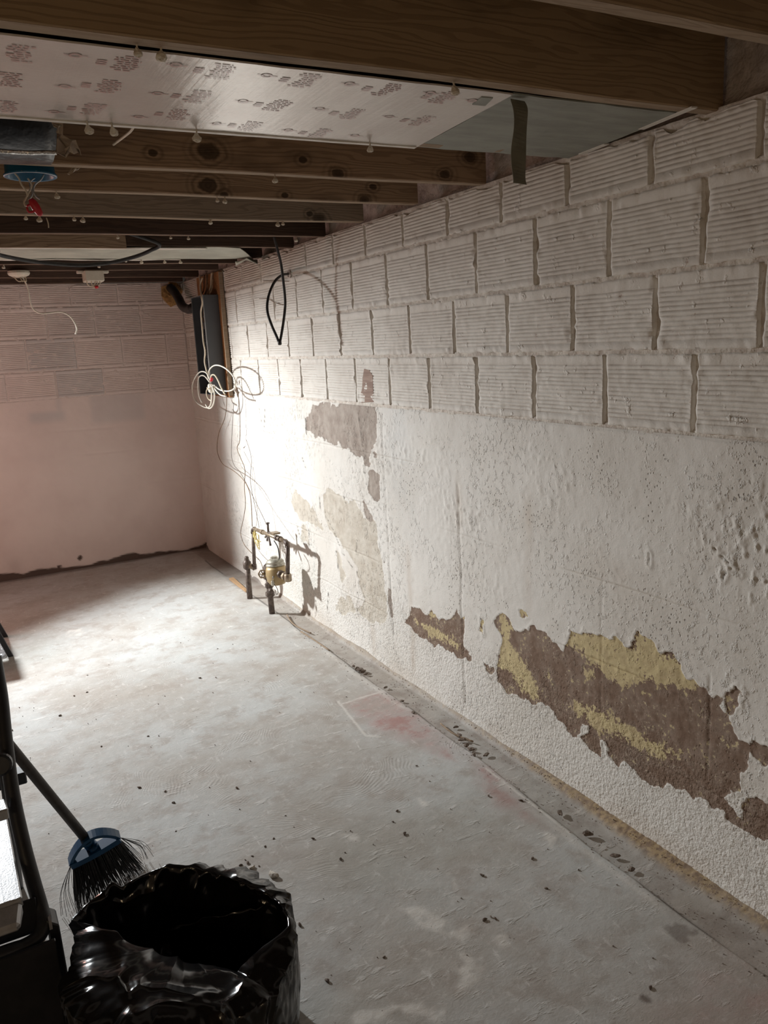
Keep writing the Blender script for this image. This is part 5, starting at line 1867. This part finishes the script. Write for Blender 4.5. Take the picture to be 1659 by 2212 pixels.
def bar(bm, pts, hw, hn):
    prev = None
    for i, p in enumerate(pts):
        q = pts[min(i + 1, len(pts) - 1)] - pts[max(i - 1, 0)]
        q.normalize()
        s = q.cross(nrm).normalized()
        cur = [bm.verts.new(p + s * a + nrm * b) for a, b in ((-hw, -hn), (hw, -hn), (hw, hn), (-hw, hn))]
        if prev:
            for k in range(4):
                bm.faces.new((prev[k], prev[(k + 1) % 4], cur[(k + 1) % 4], cur[k]))
        else:
            bm.faces.new(cur)
        prev = cur
    bm.faces.new(prev[::-1])


bar(bm, lo, 0.0085, 0.018)
hi_ = [cl + cdir * (L * u) - bdir * (0.002 + 0.050 * math.sin(math.pi * min(max(u, 0), 1)) ** 0.8) for u in np.linspace(0.0, 1.0, 17)]
bar(bm, hi_, 0.0045, 0.015)
finish('cap', bm, M['blue_cap'], t)
bm = bmesh.new()
rng = random.Random(13)
nb = 520
for i in range(nb):
    u = rng.random()
    v = rng.uniform(-1, 1)
    a = cl.lerp(cr, 0.03 + 0.94 * u) + nrm * v * 0.013 + bdir * 0.004
    b = bl.lerp(br, u + rng.uniform(-0.03, 0.03)) + nrm * v * 0.035
    ex = rng.random()
    b = a.lerp(b, 0.88 + 0.12 * ex)
    b.z = max(b.z, 0.0015)
    m = a.lerp(b, 0.5) + nrm * v * 0.010 + Vector((rng.uniform(-1, 1), rng.uniform(-1, 1), rng.uniform(-1, 1))) * 0.004
    tube(bm, [a, m, b], [0.0010, 0.0010, 0.0007], 3, False)
for i in range(16):
    left = i % 2 == 0
    a = (cl if left else cr) + bdir * 0.006
    b = (bl if left else br) + Vector((rng.uniform(-0.045, 0.02) if left else rng.uniform(-0.01, 0.05), rng.uniform(-0.02, 0.03), 0))
    b.z = 0.002 + (0 if left else rng.uniform(0, 0.03))
    m = a.lerp(b, 0.55) + Vector((-0.012 if left else 0.014, 0, 0.006))
    tube(bm, smooth_path([a, m, b], 4), 0.0007, 3, False)
o = finish('bristles', bm, M['bristle'], t, True)
o['kind'] = 'stuff'

# ------------------------------------------------------------------ black rubbish bag
BX, BY = 0.285, 1.515
t = thing('rubbish_bag', (BX, BY, 0.0), 'open black plastic rubbish bag standing on the floor', 'bag')
RIM = [(150, 1990, .275), (185, 1955, .285), (222, 1925, .295), (243, 1903, .305), (262, 1916, .290), (285, 1902, .300), (322, 1885, .300), (368, 1867, .312), (404, 1870, .312),
       (440, 1880, .302), (500, 1897, .302), (560, 1920, .298), (604, 1948, .295), (622, 1975, .290), (624, 2000, .288), (600, 2022, .285), (571, 2042, .278), (545, 2065, .268), (522, 2087, .258),
       (514, 2100, .250), (490, 2092, .254), (460, 2085, .256), (428, 2081, .254), (396, 2077, .258), (384, 2065, .266), (330, 2048, .272), (268, 2030, .276), (252, 2010, .284), (200, 1998, .276)]
rp = [fl(*p) for p in RIM]
ra = np.array([math.atan2(p.y - BY, p.x - BX) for p in rp])
rr_ = np.array([math.hypot(p.x - BX, p.y - BY) for p in rp])
rz = np.array([p.z for p in rp])
od = np.argsort(ra)
ra, rr_, rz = ra[od], rr_[od], rz[od]
ra = np.concatenate([ra - 2 * np.pi, ra, ra + 2 * np.pi])
rr_ = np.tile(rr_, 3)
rz = np.tile(rz, 3)
NA = 300
ang = np.linspace(-np.pi, np.pi, NA, endpoint=False)
RR = np.interp(ang, ra, rr_)
RZ = np.interp(ang, ra, rz)
BODY = 0.224 + 0.006 * np.cos(2 * ang + 0.6)
ca, sa = np.cos(ang), np.sin(ang)


def crease(sc, ph, o=3):
    return 1 - 2 * np.abs(fbm(ca * sc + 11 + ph, sa * sc + 7 - ph * 0.6, o, 421))


levels = []


def lev(rad, zz, am, ph, fine=0.0):
    n1 = fbm(ca * 3.2 + 5, sa * 3.2 + 5 + ph, 3, 411)
    rad = rad + am * (n1 + 0.5 * (crease(4.2, ph) - 0.4)) + fine * 0.010 * (crease(9.0, ph * 2.2, 2) - 0.3)
    levels.append((rad, np.maximum(zz, 0.002)))


hump = np.maximum(RR, BODY)
for tq in np.linspace(0, 1, 22):          # floor up to the shoulder
    zz = tq * (RZ - 0.014)
    lev(BODY * (1 - tq ** 3) * (0.96 + 0.05 * np.sin(tq * 2.2)) + (hump + 0.002) * tq ** 3, zz, 0.006 + 0.006 * tq, tq * 1.1, 0.2 + 0.8 * tq ** 4)
for tq in (0.35, 0.7):                    # shoulder in to the rim
    lev(hump * (1 - tq) + RR * tq, RZ - 0.014 * (1 - tq) + 0.004 * np.sin(tq * 3.1), 0.005 * (1 - tq), 1.1 + tq * 0.2, 0.8)
levels.append((RR.copy(), RZ.copy()))
levels.append((RR * 0.985, RZ - 0.0015))
for tq in np.linspace(0.04, 1, 22):       # inside wall down to the bottom
    lev(RR * (0.975 - 0.10 * tq - 0.14 * tq ** 3), RZ - (RZ - 0.03) * tq ** 1.1, 0.020 * min(1, tq * 4), 1.3 + tq * 1.9, 1.0 - 0.5 * tq)
V = np.concatenate([np.stack([r_ * ca, r_ * sa, z_], -1) for r_, z_ in levels] + [np.stack([0.01 * ca, 0.01 * sa, np.full(NA, 0.028)], -1)])
q = []
idx = np.arange(NA)
for j in range(len(levels)):
    a = j * NA + idx
    b = j * NA + (idx + 1) % NA
    q.append(np.stack([a, b, b + NA, a + NA], -1))
nmesh('bag_film', V, np.concatenate(q), M['bag'], t)
# inner flap of slack film
fp0 = [fl(a, b, zz_) for a, b, zz_ in ((360, 2010, 0.20), (440, 1985, 0.235), (520, 1970, 0.255), (600, 1952, 0.275), (618, 1990, 0.22), (560, 2060, 0.14), (470, 2080, 0.10), (380, 2060, 0.10))]
bm = bmesh.new()
rg = random.Random(15)
n_ = len(fp0)
c0 = sum(fp0, Vector()) / n_
rings = []
for s in np.linspace(1, 0.1, 7):
    rings.append([bm.verts.new(c0 + (p - c0) * s + Vector((rg.uniform(-1, 1), rg.uniform(-1, 1), rg.uniform(-1, 1))) * 0.004) for p in smooth_path(fp0 + [fp0[0]], 5)[:-1]])
m_ = len(rings[0])
for i in range(6):
    for k in range(m_):
        bm.faces.new((rings[i][k], rings[i][(k + 1) % m_], rings[i + 1][(k + 1) % m_], rings[i + 1][k]))
bm.faces.new(rings[-1])
o = finish('inner_fold', bm, M['bag'], t, True)
s = o.modifiers.new('thick', 'SOLIDIFY')
s.thickness = 0.0012

# ------------------------------------------------------------------ step stool at the left edge
t = thing('step_stool', (-0.2, 1.85, 0.0), 'black tubular step stool with silver treads at the left edge', 'step stool')


def F(px, py, y):
    return py_(px, py, y)


rail = [F(-12, 1420, 2.02), F(2, 1505, 1.98), F(12, 1600, 1.93), F(28, 1720, 1.87), F(52, 1830, 1.81), F(72, 1905, 1.77), F(88, 1960, 1.74), F(95, 1992, 1.715), F(84, 2022, 1.70), F(52, 2044, 1.69), F(0, 2062, 1.685)]
zb_ = rail[-1].z
rail += [Vector((-0.25, rail[-1].y, zb_ - 0.002))]
tube_obj('side_rail', rail, 0.0155, M['black_metal'], t, 14, 6)
mir = [Vector((-0.46 - p.x, p.y, p.z)) for p in rail[:-1]] + [Vector((-0.25, rail[-1].y, zb_ - 0.002))]
tube_obj('side_rail', mir, 0.0155, M['black_metal'], t, 14, 6)
top0 = rail[0]
tube_obj('top_bar', [top0, Vector((-0.23, top0.y + 0.01, top0.z + 0.02)), Vector((-0.46 - top0.x, top0.y, top0.z))], 0.0155, M['black_metal'], t, 14, 6)
# pivot cap on the rail
bm = bmesh.new()
pc = F(4, 1648, 1.885)
lathe(bm, [(0.022, 0.0), (0.024, 0.008), (0.024, 0.026), (0.019, 0.030)], pc, (-0.15, -0.95, 0.25), 20)
finish('pivot_cap', bm, M['black_metal'], t, False)


def tread(name, corners, thick, ribs):
    """silver platform with ribs; corners near-left, near-right, far-right, far-left"""
    a, b, c, d = corners
    dn = Vector((0, 0, -thick))
    bm = bmesh.new()
    hexa(bm, [a + dn, b + dn, c + dn, d + dn, a, b, c, d])
    tr = finish(name, bm, M['silver'], t, bevel=0.003)
    for i in range(ribs):
        s0 = (i + 0.5) / ribs
        p = a.lerp(b, s0) + Vector((0, 0, 0.0012))
        q = d.lerp(c, s0) + Vector((0, 0, 0.0012))
        w = (b - a) / ribs * 0.27
        bm = bmesh.new()
        lo_ = Vector((0, 0, -0.002))
        hexa(bm, [p - w + lo_, p + w + lo_, q + w + lo_, q - w + lo_, p - w, p + w, q + w, q - w])
        finish('tread_rib', bm, M['silver'], tr)


zt = 0.40
A_ = fl(48, 1938, zt)
B_ = fl(16, 1766, zt)
tread('tread', (Vector((-0.43, A_.y, zt)), A_, B_, Vector((-0.43, B_.y, zt))), 0.022, 16)
A2 = fl(42, 1995, 0.380)
B2 = fl(47, 1944, 0.392)
bm = bmesh.new()
hexa(bm, [Vector((-0.43, A2.y, 0.362)), Vector((A2.x, A2.y, 0.362)), Vector((B2.x, B2.y, 0.362)), Vector((-0.43, B2.y, 0.362)), Vector((-0.43, A2.y, 0.380)), A2, B2, Vector((-0.43, B2.y, 0.392))])
finish('front_lip', bm, M['silver'], t, bevel=0.006)
A3 = fl(18, 1747, 0.52)
B3 = fl(10, 1724, 0.52)
bm = bmesh.new()
hexa(bm, [Vector((-0.43, A3.y, 0.495)), Vector((A3.x, A3.y, 0.495)), Vector((B3.x, B3.y, 0.495)), Vector((-0.43, B3.y, 0.495)), Vector((-0.43, A3.y, 0.52)), A3, B3, Vector((-0.43, B3.y, 0.52))])
finish('upper_step', bm, M['silver'], t, bevel=0.003)
# rear cross bar seen past the rail, with a capped end
c1 = fl(28, 1678, 0.33)
c2 = fl(56, 1668, 0.33)
bm = bmesh.new()
w3 = Vector((0, 0.05, 0))
d3 = Vector((0, 0, -0.035))
hexa(bm, [Vector((-0.40, c1.y, c1.z)) + d3, Vector((c2.x, c2.y, c2.z)) + d3, Vector((c2.x, c2.y, c2.z)) + d3 + w3, Vector((-0.40, c1.y, c1.z)) + d3 + w3, Vector((-0.40, c1.y, c1.z)), Vector((c2.x, c2.y, c2.z)), Vector((c2.x, c2.y, c2.z)) + w3, Vector((-0.40, c1.y, c1.z)) + w3])
finish('rear_bar', bm, M['black_metal'], t, bevel=0.003)
# broad black legs down to the floor
for sx in (1, -1):
    p0 = F(100, 1990, 1.70)
    p1 = F(128, 1998, 1.70)
    q0 = Vector((p0.x + 0.004, 1.70, 0.0))
    q1 = Vector((p1.x + 0.006, 1.70, 0.0))
    if sx < 0:
        p0, p1, q0, q1 = [Vector((-0.46 - p.x, p.y, p.z)) for p in (p0, p1, q0, q1)]
    bk = Vector((0, 0.06, 0))
    bm = bmesh.new()
    hexa(bm, [q0, q1, q1 + bk, q0 + bk, p0, p1, p1 + bk, p0 + bk])
    finish('leg', bm, M['black_metal'], t, bevel=0.003)
    bm = bmesh.new()
    pu, pv = (Vector((p0.x + 0.004, p0.y - 0.001, p0.z + 0.002)), Vector((p0.x + 0.010, p0.y - 0.001, p0.z + 0.002)))
    hexa(bm, [pu + Vector((0, -0.004, -0.022)), pv + Vector((0, -0.004, -0.022)), pv + Vector((0, 0.02, -0.022)), pu + Vector((0, 0.02, -0.022)), pu + Vector((0, -0.004, 0)), pv + Vector((0, -0.004, 0)), pv + Vector((0, 0.02, 0)), pu + Vector((0, 0.02, 0))])
    finish('bracket', bm, M['silver'], t)
fr = F(20, 1850, 1.86)
for sx in (1, -1):
    a = rail[2] + Vector((-0.01, 0.02, 0))
    b = Vector((a.x - 0.01, 2.32, 0.0))
    if sx < 0:
        a, b = Vector((-0.46 - a.x, a.y, a.z)), Vector((-0.46 - b.x, b.y, b.z))
    tube_obj('rear_leg', [a, b], 0.012, M['black_metal'], t, 12, 0)
ub = F(84, 1985, 1.73)
uz = F(45, 1950, 1.73).z
bm = bmesh.new()
box(bm, (-0.44, 1.728, zb_ - 0.01), (ub.x, 1.736, uz))
finish('upper_panel', bm, M['black_metal'], t, bevel=0.002)
# dark shield between the front legs
bm = bmesh.new()
a = F(-60, 2070, 1.675)
b = F(70, 2060, 1.675)
hexa(bm, [Vector((-0.44, 1.66, 0.02)), Vector((0.060, 1.66, 0.02)), Vector((0.060, 1.672, 0.02)), Vector((-0.44, 1.672, 0.02)), Vector((-0.44, 1.66, zb_ + 0.004)), Vector((0.056, 1.66, zb_ + 0.004)), Vector((0.056, 1.672, zb_ + 0.004)), Vector((-0.44, 1.672, zb_ + 0.004))])
finish('front_panel', bm, M['black_metal'], t, bevel=0.002)

# ------------------------------------------------------------------ small stool whose leg shows at the left edge
ft = fl(23, 1417)
t = thing('folding_stool', (ft.x - 0.25, ft.y + 0.05, 0.0), 'black stool of which one slanting leg shows at the left edge', 'stool')
top = fl(-62, 1290, 0.34)
SC0 = Vector((ft.x - 0.25, ft.y - 0.02, 0.42))
for k, (fx, fy) in enumerate(((0, 0), (-0.5, 0.0), (-0.5, 0.34), (0.0, 0.34))):
    b = Vector((ft.x + fx, ft.y + fy, 0.0))
    inn = Vector((0.06 if fx < 0 else -0.06, 0.03 if fy == 0 else -0.03, 0))
    bm = bmesh.new()
    d = Vector((b.x, b.y, 0)) + inn * 2.2 + Vector((0, 0, 0.40)) - b
    a0 = b
    a1 = b + d
    w = Vector((0.013, 0, 0))
    h_ = Vector((0, 0.013, 0))
    hexa(bm, [a0 - w - h_, a0 + w - h_, a0 + w + h_, a0 - w + h_, a1 - w - h_, a1 + w - h_, a1 + w + h_, a1 - w + h_])
    finish('leg', bm, M['black_metal'], t, bevel=0.002)
bm = bmesh.new()
box(bm, (ft.x - 0.42, ft.y + 0.03, 0.40), (ft.x - 0.12, ft.y + 0.25, 0.425))
finish('seat', bm, M['black_plastic'], t, bevel=0.006)
o = rag_sheet('plastic_scrap', [fl(a, b) + Vector((0, 0, z_)) for a, b, z_ in ((-45, 1395, .03), (8, 1402, .03), (16, 1408, .012), (12, 1420, .012), (-2, 1426, .010), (-40, 1424, .010))], M['clear'], None, 0.004, 8, 0.001)
tag(o, 'crumpled clear plastic on the floor by the black slanting leg', 'plastic')

# ------------------------------------------------------------------ the floodlight itself, off to the left
t = thing('work_light', LAMP, 'black floodlight with barn doors clamped under the joists beyond the left edge', 'lamp')
zax = LAMP_DIR
xax = zax.cross(Vector((0, 0, 1))).normalized()
yax = xax.cross(zax).normalized()
bm = bmesh.new()
c = LAMP - zax * 0.012
hexa(bm, [c + xax * a * 0.10 + yax * b * 0.08 - zax * 0.06 for a, b in ((-1, -1), (1, -1), (1, 1), (-1, 1))] + [c + xax * a * 0.11 + yax * b * 0.09 for a, b in ((-1, -1), (1, -1), (1, 1), (-1, 1))])
finish('housing', bm, M['black_metal'], t, bevel=0.004)
bm = bmesh.new()
tube(bm, [c - zax * 0.03, c - zax * 0.05 + Vector((0, 0.02, 0.12)), Vector((LAMP.x, 5.395, 1.95))], 0.012, 10)
finish('bracket', bm, M['black_metal'], t)
# lower door: its edge throws the line of shade across the floor; side door: the upright one on the wall
FA = Vector((0.09, 4.324, 0.0))
FB = Vector((1.452, 5.092, 0.0))
dA = (FA - LAMP).normalized()
dB = (FB - LAMP).normalized()
n_pl = dA.cross(dB).normalized()
mid = (dA + dB).normalized()
s_ax = n_pl.cross(mid).normalized()
if n_pl.dot(Vector((0, -1, 0))) > 0:
    n_pl = -n_pl
# n_pl points away from the lit side
DIST = 0.34
e0 = LAMP + mid * DIST - s_ax * 0.42
e1 = LAMP + mid * DIST + s_ax * 0.42
back = (n_pl - mid * 0.35).normalized() * 0.30


def door(name, e0, e1, back, out):
    bm = bmesh.new()
    o_ = out.normalized() * 0.002
    hexa(bm, [e0, e1, e1 + back, e0 + back, e0 + o_, e1 + o_, e1 + back + o_, e0 + back + o_])
    return finish(name, bm, M['black_metal'], t)


door('barn_door', e0, e1, back, mid)
WE = Vector((1.628, 5.05, 0.6))
dW = Vector((WE.x - LAMP.x, WE.y - LAMP.y, 0)).normalized()
e0 = LAMP + dW * DIST + Vector((0, 0, -0.34))
e1 = LAMP + dW * DIST + Vector((0, 0, 0.27))
nW = Vector((-dW.y, dW.x, 0))
if nW.y < 0:
    nW = -nW
door('barn_door', e0, e1, (nW - dW * 0.35).normalized() * 0.26, dW)

TE = Vector((1.628, 3.4, 1.585))  # added upper door, out of view, to dim the light on the upper wall
dT = (TE - LAMP).normalized()
sT = Vector((-dT.y, dT.x, 0)).normalized()
e0 = LAMP + dT * DIST - sT * 0.30
e1 = LAMP + dT * DIST + sT * 0.42
door('barn_door', e0, e1, Vector((0, 0, 0.26)) - Vector((dT.x, dT.y, 0)) * 0.16, dT)
